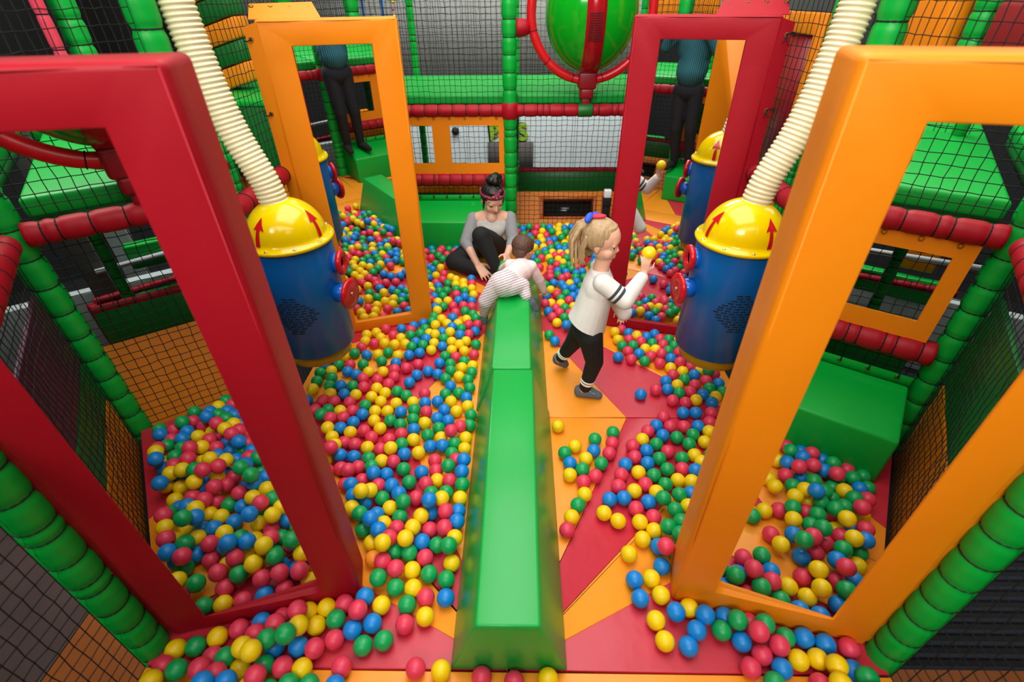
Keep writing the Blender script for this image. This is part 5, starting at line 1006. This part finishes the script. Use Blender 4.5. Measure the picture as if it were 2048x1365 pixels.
# ================================================================== BALLS
DATA = """445,4436,34bD;250,4436,34rD;371,4436,34yD;663,4436,34rD;-10,4436,34bD;316,4436,66yD;447,4436,98yD;114,4436,34rD;179,4436,34yD;578,4436,34rD;372,4436,98yD;222,4436,94gD;39,4436,74bD;-27,4436,98gD;86,4401,106gD;483,4384,110bD;156,4413,94rD;280,4391,98bD;418,4379,98bD;25,4367,94bD;359,4354,94yD;510,4436,34gD;210,4378,70yD;297,4324,90gD;-25,4324,86rD;425,4311,86gD;142,4365,54rD;362,4291,78yD;33,4296,74gD;510,4364,42yD;247,4324,50rD;88,4339,34bD;190,4295,46yD;382,4224,74gD;460,4294,34yD;103,4273,34gD;318,4267,34bD;206,4231,38yD;266,4213,46bD;409,4178,38yD;160,4177,34bD;272,4148,42rD;337,4145,34gD;-705,4056,34rD;404,4106,42gD;456,4071,58bD;-797,4056,34bD;210,4104,34yD;130,4094,34yD;348,4074,38bD;278,4083,34gD;-574,4056,34bD;398,4035,42bD;-640,4048,34gD;222,4023,34bD;-712,3985,46rD;-582,3986,42rD;-842,3997,34rD;284,3988,34yD;-775,3982,34gD;354,3974,34yD;422,3974,34yD;156,3964,34gD;227,3956,38gD;-645,3939,34rD;307,3925,34rD;372,3908,42rD;-716,3918,34gD;452,3916,34bD;534,3897,34yD;110,3878,34bD;251,3878,34yD;-775,3877,34rD;-823,3835,54rD;-613,3876,34gD;183,3873,34rD;401,3848,46gD;-670,3849,34gD;329,3845,34yD;468,3813,34yD;145,3804,34gD;263,3799,34gD;364,3785,34yD;521,3776,34rD;-719,3762,34gD;311,3741,34rD;413,3740,34gD;-619,3729,34rD;482,3705,34rD;165,3696,34rD;-768,3697,34bD;-666,3682,38yD;357,3688,34gD;251,3670,34rD;106,3662,34yD;427,3662,34gD;-728,3644,38bD;310,3627,34bD;513,3619,34bD;377,3610,34bD;245,3593,34rD;-756,3582,38gD;459,3585,34bD;-624,3562,42rD;308,3560,34gD;-688,3547,34yD;381,3535,34rD;143,3523,34gD;245,3519,34rD;449,3519,34gD;515,3519,34gD;-562,3517,34yD;-739,3505,34bD;335,3488,42rD;-393,3493,34bD;-516,3466,42yD;-622,3475,34rD;171,3449,34gD;450,3444,34bD;-452,3435,34yD;-670,3423,34rD;266,3423,34bD;393,3413,34yD;-383,3412,34rD;-574,3412,34gD;329,3403,34bD;-510,3400,34yD;200,3393,34gD;-713,3372,34yD;480,3368,34gD;-443,3366,34yD;-642,3359,38bD;166,3334,50yD;349,3343,34bD;406,3317,46bD;-377,3333,34yD;-498,3322,34gD;236,3313,34yD;-689,3305,34yD;-569,3300,34gD;-427,3289,34gD;-619,3261,50gD;-693,3239,50rD;453,3265,34bD;352,3260,34gD;282,3246,34rD;-487,3241,34rD;-356,3236,34yD;401,3218,34bD;-586,3207,38gD;200,3213,34bD;-649,3188,46bD;-419,3204,34bD;309,3180,34gD;-668,3128,54rD;436,3162,34bD;-462,3152,34bD;367,3153,34rD;-361,3142,34bD;-541,3142,34yD;-609,3106,46yD;230,3112,34yD;302,3108,34yD;183,3068,58rD;-418,3077,34rD;-494,3072,34rD;-565,3062,34gD;-355,3062,34rD;392,3064,34yD;329,3046,34gD;-620,3032,46bD;261,3042,34rD;-593,2970,58yD;-398,2999,34gD;204,2995,34bD;-466,2980,34rD;284,2982,34rD;357,2974,34rD;-339,2957,34gD;-606,2899,50gD;230,2924,34rD;315,2916,34gD;-478,2912,34bD;-312,2894,42gD;-550,2868,50yD;-377,2888,34yD;-610,2832,54gD;258,2847,34yD;-675,2839,34bD;368,2840,34gD;-506,2822,42yD;-431,2834,34yD;-358,2822,34rD;-294,2823,34rD;318,2796,50bD;-578,2774,62yD;-737,2804,34bD;-464,2769,50bD;-922,2769,34rD;-814,2769,34bD;-651,2770,34gD;-402,2770,34gD;691,2767,34rD;-743,2740,42rD;-304,2742,34bD;639,2724,42yD;-469,2701,54yD;-527,2730,34bD;-976,2723,34yD;728,2711,42bD;-613,2713,34yD;-665,2679,54gD;903,2710,34bD;-568,2674,54yD;-343,2692,42rD;-1035,2695,34yD;-399,2663,58bD;197,2698,34gD;-854,2690,34rD;-731,2674,46gD;775,2669,50yD;842,2676,34bD;-933,2663,34yD;-795,2658,34yD;-508,2654,34gD;925,2649,38rD;-621,2631,46bD;968,2607,62gD;647,2645,34yD;720,2640,38rD;1038,2630,34yD;230,2626,34bD;-1025,2620,34yD;-356,2622,34yD;790,2608,46rD;-451,2617,34yD;-687,2610,34bD;-893,2599,34yD;-565,2600,34yD;865,2605,34gD;-960,2594,34rD;-753,2589,34yD;-822,2584,34yD;-393,2569,46yD;-289,2586,34gD;923,2561,54rD;-633,2568,42gD;-1135,2572,34yD;734,2574,38gD;988,2543,58gD;664,2575,34gD;-505,2564,34bD;-702,2547,42gD;1045,2557,34yD;807,2544,34yD;869,2530,38yD;-572,2523,34yD;-440,2524,34yD;941,2499,50gD;-358,2514,34yD;691,2515,34rD;-846,2497,34gD;995,2467,62rD;-642,2493,34bD;-1059,2486,34gD;757,2492,34bD;889,2461,58rD;1066,2486,34yD;-906,2472,34yD;-293,2475,34rD;-976,2467,34bD;-706,2468,34bD;-776,2463,34yD;825,2466,34rD;-1119,2456,34yD;-474,2459,34gD;-405,2450,34rD;618,2453,34bD;936,2417,54bD;1031,2415,50bD;697,2431,34rD;1096,2418,34gD;-348,2407,34gD;-866,2405,34gD;777,2412,34gD;979,2370,62rD;-500,2388,34bD;865,2391,34rD;-432,2379,34gD;-630,2373,34rD;-974,2371,34gD;-1054,2366,34rD;-1124,2366,34gD;-292,2361,34yD;1042,2352,42rD;-356,2342,34yD;920,2347,34yD;-698,2336,34rD;-767,2322,34rD;1088,2308,46yD;1112,2259,86gD;-422,2314,34gD;-1151,2306,34yD;-559,2305,34bD;984,2312,34yD;-833,2299,34yD;-1049,2298,34bD;-293,2297,34gD;-1206,2273,46gD;1166,2289,34rD;-496,2278,34bD;917,2280,34rD;1039,2266,46bD;-621,2269,34bD;-365,2257,34yD;-1127,2240,34gD;-443,2235,34gD;-938,2232,34rD;975,2236,34gD;-308,2222,38gD;-849,2224,34rD;1092,2213,46rD;861,2222,34bD;-1206,2209,34gD;-653,2200,34bD;1163,2201,34bD;920,2186,34yD;1021,2187,34rD;-1118,2169,34gD;-1053,2170,34bD;-406,2167,34bD;-914,2157,34rD;-293,2153,34gD;1092,2149,42gD;-1206,2138,34yD;853,2147,34bD;785,2143,34rD;-709,2120,34gD;979,2129,34rD;1162,2126,34gD;-776,2106,34yD;-352,2109,34gD;912,2115,34gD;-547,2104,34rD;-1090,2097,34yD;-1010,2094,34bD;-427,2098,34gD;690,2102,34bD;1044,2104,34bD;-941,2088,34yD;-649,2083,34gD;1109,2085,34yD;-846,2072,34yD;-303,2064,38bD;991,2057,34yD;859,2053,34rD;-1110,2036,38rD;-1046,2030,38rD;-784,2033,34yD;-463,2035,34bD;-388,2036,34yD;-959,2025,34rD;-601,2028,34yD;926,2036,34rD;1069,2032,38bD;-532,2025,34bD;-694,2018,34yD;-864,2000,34gD;-290,1998,34yD;-1061,1964,34gD;-417,1966,34bD;-583,1965,34gD;-924,1956,34rD;-991,1956,34yD;-349,1957,34yD;-728,1954,34yD;-797,1954,34yD;-514,1953,34rD;-654,1949,34bD;890,1953,34bD;959,1954,34bD;1041,1954,34rD;-860,1929,34bD;-1072,1903,58gD;-267,1927,34gD;775,1920,34rD;-956,1900,38rD;-1014,1872,62rD;-447,1902,34bD;-577,1895,34gD;-385,1884,34bD;-784,1881,34yD;-697,1882,34gD;-893,1869,34bD;1011,1882,34rD;-509,1866,34yD;-637,1853,34gD;-267,1850,34gD;723,1856,34bD;-311,1812,66rD;203,1847,34yD;941,1852,34bD;793,1849,34rD;866,1849,34rD;-1008,1808,54yD;-949,1825,34bD;-428,1829,34gD;-739,1824,34yD;-559,1819,34bD;-353,1767,78rD;-819,1806,34rD;670,1815,34rD;982,1803,46yD;-888,1794,34yD;486,1804,34gD;-619,1785,34rD;897,1791,34gD;-479,1778,34gD;740,1785,34bD;-972,1757,38yD;809,1771,34gD;-768,1759,34rD;-407,1759,34yD;-279,1760,34yD;386,1756,34gD;629,1756,34yD;-674,1746,34rD;-548,1745,34yD;942,1741,34yD;-900,1723,34rD;471,1731,34rD;-334,1722,34gD;694,1725,34gD;859,1727,34gD;-600,1708,42gD;-838,1703,42rD;-925,1674,70yD;572,1713,34rD;-391,1695,46bD;280,1708,34yD;-454,1700,34bD;-919,1622,110rD;-771,1690,34yD;-643,1663,62yD;-278,1686,34yD;-703,1680,34rD;635,1681,34bD;371,1679,34bD;738,1675,34rD;-507,1658,34yD;225,1663,34gD;446,1662,34rD;-340,1655,34gD;-576,1648,34bD;865,1653,34yD;-888,1627,46bD;568,1640,34rD;-823,1628,34bD;799,1633,34gD;687,1630,34gD;-748,1619,34gD;326,1627,34yD;-311,1597,54rD;-267,1567,90bD;-417,1609,34rD;-679,1604,34yD;-616,1590,46rD;877,1594,54yD;245,1598,34bD;623,1601,34bD;397,1596,34gD;514,1592,34bD;-340,1542,74gD;-714,1554,50gD;-784,1564,34rD;-866,1556,34rD;781,1566,34rD;-561,1554,34gD;302,1560,34gD;709,1563,34gD;-813,1517,70rD;831,1535,62bD;-403,1546,34rD;-271,1503,82bD;-471,1536,34bD;568,1544,34yD;-686,1497,74bD;-637,1521,34bD;483,1530,34rD;239,1526,34yD;637,1527,34gD;360,1520,34rD;743,1499,34yD;-744,1485,34rD;-388,1485,38yD;-327,1469,58rD;796,1473,58yD;300,1486,34rD;-520,1477,34gD;-433,1447,62rD;586,1475,34rD;679,1474,34gD;-817,1461,34rD;-774,1430,74bD;-264,1441,66gD;-656,1448,46rD;-593,1446,50bD;459,1463,34rD;-675,1396,78yD;528,1437,34yD;-697,1355,126yD;625,1425,42yD;-335,1405,54gD;-549,1398,54bD;-400,1390,66gD;776,1413,50bD;298,1416,34yD;717,1393,66gD;-746,1370,74bD;-471,1390,34rD;638,1369,74gD;473,1397,34bD;-625,1386,34gD;-345,1350,86yD;-269,1381,46yD;407,1390,34bD;-392,1317,118bD;-516,1343,70gD;580,1377,34bD;-698,1355,34bD;261,1358,34gD;739,1333,66yD;-734,1305,74yD;-579,1335,34yD;517,1342,34rD;677,1315,66gD;-321,1293,74rD;-271,1316,42bD;372,1318,34yD;-394,1310,34bD;-685,1266,90gD;-626,1293,46bD;-424,1268,74yD;-525,1290,34gD;228,1296,34yD;585,1300,34rD;-630,1234,102bD;428,1279,34yD;-269,1254,58bD;685,1251,74gD;521,1274,34yD;-584,1245,50yD;626,1229,70gD;-316,1214,74rD;-448,1208,82yD;-524,1227,46rD;-671,1226,34gD;-385,1229,34rD;-587,1189,90bD;203,1232,34rD;573,1233,34yD;658,1179,94gD;-269,1171,66yD;-534,1153,90rD;-465,1147,98yD;516,1193,34yD;-406,1167,42bD;-618,1166,34yD;-543,1104,134yD;-343,1158,34gD;-285,1117,98gD;575,1160,34bD;580,1112,114rD;-513,1125,34gD;-450,1116,42gD;447,1126,34yD;-384,1102,34rD;-594,1094,34oD;-544,1066,66rD;-273,1079,34yD;-486,1036,66rD;-427,1048,34yD;-357,1033,34gD;-548,1003,58gD;516,1024,34yD;-287,1012,34gD;449,1018,34bD;-479,978,34gD;-410,976,34yD;-583,932,50bD;538,959,34yD;-356,941,34rD;-280,940,34bD;457,946,34bD;632,913,34yD;-659,914,34rD;-422,913,34gD;-518,910,34yD;-784,884,34yD;-721,899,34yD;-588,872,78rD;-801,861,94rD;752,883,34bD;574,890,50bD;-872,863,34rD;672,874,66bD;833,863,34rD;-347,871,34yD;-668,851,50gD;774,848,86gD;498,867,34yD;-942,845,34bD;-535,845,34bD;-868,819,82rD;866,837,82gD;-417,843,34rD;-773,803,106yD;-738,836,34yD;-1014,821,34rD;-602,823,34bD;631,827,50bD;719,828,50gD;823,799,110rD;-932,791,66rD;-788,756,150gD;-1079,793,34yD;942,814,34gD;1008,814,34bD;-864,758,106gD;-657,789,34rD;-481,788,34gD;514,797,34yD;783,799,34bD;1073,794,34bD;897,776,62rD;-550,770,34gD;-1141,761,34gD;-777,765,34bD;592,781,34bD;-942,735,98yD;-859,762,34bD;1148,782,34rD;-714,755,46rD;-1206,751,34yD;-887,708,138yD;838,758,34rD;-1064,729,34rD;-1005,718,58gD;1023,746,34yD;956,742,34yD;-868,700,46gD;1053,710,78yD;-1206,690,54rD;-803,696,46rD;-606,703,34rD;784,716,34rD;-1068,678,74rD;-950,694,34yD;888,715,34bD;-739,696,34yD;-352,701,34rD;-1144,674,70gD;1123,712,34bD;-265,695,34yD;-999,659,86rD;-863,653,90rD;-126,678,34rD;1128,672,86gD;96,676,34yD;-1199,635,86yD;-943,629,106bD;-17,665,34rD;842,670,42gD;-1002,615,134bD;1029,651,94yD;994,670,34rD;-758,640,58gD;-697,646,38gD;-608,641,46bD;-884,-396,34gM;-856,-338,38rM;-923,-348,50yM;-889,-285,50bM;-1040,-396,34gM;-963,-299,74bM;-929,-242,82gM;-862,-226,54bM;-975,-214,118bM;-900,-183,86gM;-1054,-323,34rM;-1093,-293,78gM;-942,-141,114rM;-874,-121,86yM;-845,-158,34bM;-1014,-252,34rM;-913,-77,114yM;-1142,-308,34rM;-858,-46,98rM;-979,-186,34yM;-1084,-234,54bM;-1206,-355,34gM;-890,1,134rM;-1201,-289,54bM;-843,-70,34rM;-1045,-182,42yM;-955,-128,34rM;-1107,-173,70bM;-995,-92,70rM;-1160,-241,34rM;-870,61,122bM;809,-26,34rM;-931,-59,34bM;-844,0,34rM;-1177,-181,58gM;-1030,-38,90yM;-1114,-109,70gM;-1069,-14,134rM;-974,-20,66rM;875,-26,34bM;-1206,-138,98rM;-875,56,54gM;-833,105,74bM;831,30,66gM;-925,8,34bM;918,-1,74rM;-977,46,74bM;-1145,-52,82gM;-1069,-44,34rM;-850,166,98rM;884,61,82bM;-815,215,118gM;-1206,-79,130yM;971,-26,34bM;-1085,51,130rM;-1003,90,114yM;-906,112,62bM;-943,137,110yM;790,100,34yM;-1206,-16,142bM;-1047,15,46yM;831,128,74bM;-1206,-96,34yM;1010,11,74gM;-869,245,138bM;931,104,98rM;-1152,13,90rM;-973,189,142rM;-838,175,34rM;878,158,106rM;-886,291,178gM;1077,-26,34rM;-1028,79,42gM;-1114,108,130yM;-1065,151,142gM;-1028,203,170rM;-1206,-33,54bM;982,70,62bM;-827,239,50gM;-974,131,34bM;-1166,74,106yM;1028,98,98rM;-858,347,166gM;841,188,50rM;1143,-26,34gM;-998,179,70yM;-941,188,38rM;-815,302,70bM;-1148,50,34bM;907,150,34bM;1102,32,50gM;781,241,34yM;-1051,139,38bM;952,177,74gM;-1078,213,130yM;-859,341,98bM;-970,239,62rM;880,239,54gM;-1206,76,46yM;813,293,58yM;-1012,264,106rM;-1206,126,122bM;-903,274,34bM;-1153,114,38yM;1034,127,34gM;-822,392,90yM;1131,92,58bM;-1074,197,58bM;925,268,90yM;959,298,138bM;1072,160,74yM;996,225,82gM;1166,41,34gM;-931,325,66rM;896,327,86yM;-1104,248,82rM;-884,398,82yM;1106,210,102gM;-811,456,86gM;1040,198,34gM;1163,146,66rM;-1061,303,94rM;-1183,173,34yM;-1030,287,34rM;955,277,34yM;-857,482,122rM;995,297,82gM;-985,337,34gM;-1124,307,102bM;-937,383,38bM;1079,267,86gM;-792,519,82yM;898,392,82gM;1133,266,122rM;-1169,238,42bM;-1091,362,126yM;1044,328,114gM;-872,456,58gM;856,395,34rM;804,435,34yM;955,343,38rM;-1197,283,78gM;-1064,343,38yM;-906,522,130bM;992,371,82gM;1044,295,34rM;-830,562,110yM;1158,220,34yM;768,492,34gM;-1023,392,46yM;-1093,423,142bM;-1122,450,194gM;1084,375,134yM;911,454,82yM;-1206,324,126rM;-981,442,34bM;-894,514,42yM;977,433,70gM;-1206,388,122yM;1013,463,118gM;-1055,446,58bM;-1156,365,34yM;-1101,402,34bM;1127,324,34bM;1164,341,86rM;-856,569,34rM;1072,365,34yM;-1020,502,66yM;853,542,34rM;927,514,62bM;987,521,110rM;1088,420,70rM;-972,535,34gM;-1117,460,62yM;1121,445,118yM;-1206,454,130rM;-924,579,34yM;956,576,130gM;1166,406,94bM;-1197,412,50yM;1047,457,34rM;-1150,497,106gM;-1074,534,82rM;894,588,58yM;-1025,571,62bM;1097,497,90gM;-1206,521,126bM;1020,529,34rM;1166,429,34gM;-1135,517,34bM;-1162,567,122rM;976,580,34bM;-1091,574,34rM;1084,560,86bM;-1206,501,34bM;1164,495,34yM;1107,608,126rM;-1180,561,46gM;-813,816,46bM;1162,572,34bM;1106,614,34rM;318,4380,34yH;381,4364,34bH;-15,4368,34bH;-64,4322,34yH;-957,1609,34yH;698,1182,34yH;641,1142,34gH;568,1074,34bH;-970,631,34yH;-830,631,34gH;-901,639,34yH;1161,649,34bH;-1037,633,34yH;1041,613,34gH;-778,200,34bH;1046,62,34gH;-820,358,34rH;-773,468,34gH;-790,562,34bH;-1131,1964,34rH;-935,1207,34yH;-837,1366,34gH;-865,1100,34bH;-1074,1722,34gH;-1032,2551,34rH;-1110,1063,34rH;-997,1514,34rH;-1099,1812,34gH;-1206,1589,34gH;-1135,1626,34bH;-794,1302,34bH;-977,1052,34gH;-1080,1272,34yH;-1197,1355,34rH;-929,1540,34rH;-1019,1633,34bH;-1200,2433,34bH;-1183,1232,34rH;-1179,1774,34rH;-921,2297,34yH;-1206,2038,34bH;-1029,1096,34rH;-1091,1557,34yH;-1191,1491,34rH;-1150,1875,34bH;-1095,1479,34gH;-1141,1151,34bH;-992,1283,34bH;-894,1422,34yH;-779,1143,34bH;-996,1181,34yH;-754,2252,34rH;-807,1230,34gH;-1204,1676,34gH;-772,2185,34rH;-1006,1375,34bH;-1156,1009,34gH;-1197,2544,34yH;-922,1134,34bH;-914,1322,34yH;-1102,1379,34rH;-773,2387,34bH;-1107,1208,34yH;-876,1252,34bH;-1182,1076,34bH;-1206,2351,34bH;-981,2165,34gH;-842,1162,34gH;-990,2271,34bH;-834,2147,34yH;-1206,1171,34gH;-1206,1954,34gH;-1206,1842,34gH;-1137,1316,34bH;-1206,1424,34bH;-1136,1693,34yH;-1070,3691,34rH;-968,3041,34gH;-965,3498,34rH;-981,3413,34gH;-782,3122,34bH;-1149,3138,34bH;-852,3027,34rH;-1042,3974,34bH;-914,3666,34bH;-817,3186,34bH;-884,3559,34yH;-847,3400,34rH;-1198,3326,34yH;-1165,3747,34yH;-913,3943,34bH;-1195,3916,34yH;-1139,3541,34gH;-1038,3329,34yH;-1089,3022,34rH;-1190,3393,34rH;-867,3792,34yH;-1038,2967,34gH;-1063,3532,34gH;-1169,3666,34yH;-1138,3457,34bH;-938,3226,34yH;-1206,3017,34rH;-712,3073,34bH;-1150,3060,34rH;-805,3757,34rH;-1092,3619,34rH;-984,3782,34rH;-1089,3391,34yH;-1179,3222,34gH;-937,3326,34yH;-1001,3267,34bH;-1017,3897,34rH;-1044,3139,34gH;-944,3841,34gH;-872,3297,34gH;-836,3694,34yH;-1100,3232,34bH;-807,3461,34rH;-869,3228,34bH;-953,3160,34gH;-1141,3967,34gH;-1109,3832,34bH;-1117,2956,34yH;-893,3475,34gH;-1206,2944,34rH;-929,3743,34bH;-1177,3593,34rH;-1022,3630,34yH;-945,3595,34yH;-761,3245,34bH;-984,3697,34gH;-1098,3763,34rH;-1109,3314,34yH;-1065,4046,34bH;-860,3896,34gH;-1206,3809,34bH;-776,3316,34gH;-1195,3501,34bH;-869,3145,34rH;-780,3051,34gH;-967,4001,34bH;-1149,4045,34gH;-830,3603,34gH;-1085,3923,34gH;-1206,3103,34gH;-913,4042,34bH;-1033,3461,34rH;1133,1013,34yH;876,1247,34gH;1023,1334,34bH;798,1173,34gH;1000,1191,34bH;872,1385,34rH;992,1120,34rH;956,1447,34bH;1130,1533,34yH;1123,1838,34bH;1166,1435,34gH;1164,1702,34bH;1063,1069,34gH;944,1653,34gH;1103,1380,34gH;897,1072,34yH;1012,1668,34bH;1088,1274,34yH;1127,1622,34rH;822,1302,34yH;1069,1154,34yH;825,1089,34rH;978,1264,34gH;1159,1228,34bH;893,1151,34bH;1067,1598,34gH;1038,1489,34yH;1166,1303,34yH;1059,1796,34yH;1058,1727,34yH;964,1366,34bH;1043,1423,34rH;956,1537,34gH;973,1053,34gH;1124,1112,34yH;754,1261,34bH;1166,1162,34bH;671,4111,34rH;935,3516,34bH;1051,4053,34rH;1008,3116,34rH;1046,3423,34rH;1004,4159,34gH;871,3407,34yH;1143,3915,34bH;1128,3297,34bH;918,3806,34bH;921,3930,34rH;1137,4167,34rH;714,2991,34gH;991,3955,34rH;991,4341,34bH;915,2962,34bH;1107,4288,34gH;848,3046,34gH;947,3037,34gH;781,3812,34bH;896,4150,34rH;899,3303,34rH;848,3633,34gH;663,3667,34gH;1166,3649,34gH;679,3345,34rH;733,4075,34rH;923,4085,34rH;782,3491,34rH;1139,3165,34yH;720,3132,34bH;761,3606,34gH;693,3247,34gH;1128,2939,34yH;842,3211,34yH;706,4225,34bH;652,3906,34bH;881,3553,34gH;802,3734,34gH;1108,3701,34bH;987,3351,34gH;734,4362,34yH;822,3986,34bH;1055,2967,34rH;798,4227,34bH;605,3741,34gH;1058,3169,34gH;989,3266,34bH;1113,4370,34gH;608,3042,34bH;1080,3245,34gH;633,3804,34bH;781,3391,34rH;835,3334,34rH;959,4263,34yH;1006,3557,34yH;635,3182,34gH;850,3905,34gH;919,3198,34rH;1166,3849,34rH;632,3489,34yH;961,3708,34rH;1097,3382,34yH;1038,3821,34rH;1058,3307,34gH;1152,4069,34gH;706,3964,34yH;1115,3987,34rH;631,3404,34yH;735,3699,34gH;1161,3374,34bH;924,4004,34yH;773,3194,34gH;612,4329,34rH;1068,4116,34rH;1122,3062,34bH;737,3866,34gH;1042,3698,34gH;1097,3543,34bH;1166,3232,34gH;604,4140,34bH;783,3911,34gH;871,3483,34yH;707,3445,34rH;1148,3442,34rH;1008,2919,34bH;609,3984,34gH;646,3107,34yH;767,3035,34yH;939,3586,34gH;873,3112,34gH;878,4295,34gH;1164,4246,34gH;1064,3637,34rH;949,4398,34gH;900,3673,34bH;1081,3478,34yH;971,3414,34yH;724,3540,34bH;923,3366,34bH;635,4219,34gH;786,3110,34gH;625,3298,34yH;836,4111,34rH;993,3773,34gH;1148,3001,34gH;769,3270,34gH;1166,4317,34gH;1031,4223,34rH;613,3586,34gH;-718,426,34yH;-706,547,34rH;-745,333,34gH"""
bs_ = []
for s in DATA.split(';'):
    a, b, c = s.split(','); bs_.append((int(a) / 1000, int(b) / 1000, int(c[:-2]) / 1000, c[-2], c[-1]))
CN = {'r': 'red', 'g': 'green', 'b': 'blue', 'y': 'yellow', 'o': 'orange'}
vis = []
for i, (x, y, z, c, k) in enumerate(bs_):
    u, v, d = project((x, y, z))
    if k == 'D' and -5 < u < 2053 and 0 < v < 1372: vis.append((d, i, u, v))
vis.sort(); single = vis[:298]; ids = {q[1] for q in single}
def region(u, v, x, y):
    if v > 1150 and u < 560: return 'in the lower left heap'
    if u < 960 and v > 1150: return 'near the red frame foot'
    if u > 1090 and v > 1130: return 'near the orange frame foot'
    if v > 1320: return 'along the near edge'
    if u < 960: return 'left of the beam' if v > 800 else 'before the left tank'
    if x < .42: return 'right of the beam'
    return 'before the right tank' if v < 830 else 'left of the orange frame'
used = set()
for d, i, u, v in single:
    x, y, z, c, k = bs_[i]
    nb = sorted(((math.hypot(u2 - u, v2 - v), j, u2, v2) for dd, j, u2, v2 in vis if j != i))[:9]
    def rel(j, u2, v2):
        a = math.degrees(math.atan2(v - v2, u2 - u)) % 360
        return CN[bs_[j][3]] + (' ball to its right', ' ball above it', ' ball to its left', ' ball below it')[int(((a + 45) % 360) // 90)]
    reg = region(u, v, x, y); base = ('orange' if c == 'o' else CN[c]) + ' plastic ball ' + reg; lab = None
    pairs = sorted([(p + q, p, q) for p in range(len(nb)) for q in range(p + 1, len(nb))])
    for _, p, q in pairs:
        r1, r2 = rel(*nb[p][1:]), rel(*nb[q][1:])
        if r1.split(' ball ')[1] == r2.split(' ball ')[1]: continue
        l = f'{base}, {r1}, {r2.replace(" ball", "")}'.replace(' to its right', ' at right').replace(' to its left', ' at left').replace(' above it', ' above').replace(' below it', ' below')
        if l not in used: lab = l; break
    lab = lab or base + ', one of several alike there'
    used.add(lab)
    o = bpy.data.objects.new('ball', BME[c]); C.objects.link(o); o.location = (x, y, z); tag(o, lab, 'ball', 'plastic balls on the play floor')
rest = [b for i, b in enumerate(bs_) if i not in ids]
bm = uvs(20, 13); bm.verts.index_update(); T = np.array([v.co for v in bm.verts]); FQ = [[v.index for v in f.verts] for f in bm.faces]; bm.free()
nv = len(T); V = np.concatenate([T + np.array(b[:3]) for b in rest]); me = bpy.data.meshes.new('ball_heap')
FF = np.array([f if len(f) == 4 else f + [f[2]] for f in FQ])
sizes = np.array([len(f) for f in FQ]); loops = np.concatenate([np.array(f) for f in FQ])
me.vertices.add(len(V)); me.vertices.foreach_set('co', V.astype(np.float32).ravel())
LA = np.concatenate([loops + i * nv for i in range(len(rest))]).astype(np.int32); SA = np.tile(sizes, len(rest)).astype(np.int32)
me.loops.add(len(LA)); me.loops.foreach_set('vertex_index', LA); me.polygons.add(len(SA))
me.polygons.foreach_set('loop_start', np.concatenate([[0], np.cumsum(SA)[:-1]]).astype(np.int32)); me.polygons.foreach_set('loop_total', SA)
order = list('rgbyo'); me.polygons.foreach_set('use_smooth', np.ones(len(SA), bool))
for k in order: me.materials.append(B_MATS[k])
me.polygons.foreach_set('material_index', np.repeat([order.index(b[3]) for b in rest], len(sizes)).astype(np.int32))
me.update(calc_edges=True)
hp = bpy.data.objects.new('ball_heap', me); C.objects.link(hp)
tag(hp, 'the other red, yellow, blue and green balls strewn over the play floor', 'balls', None, 'stuff')
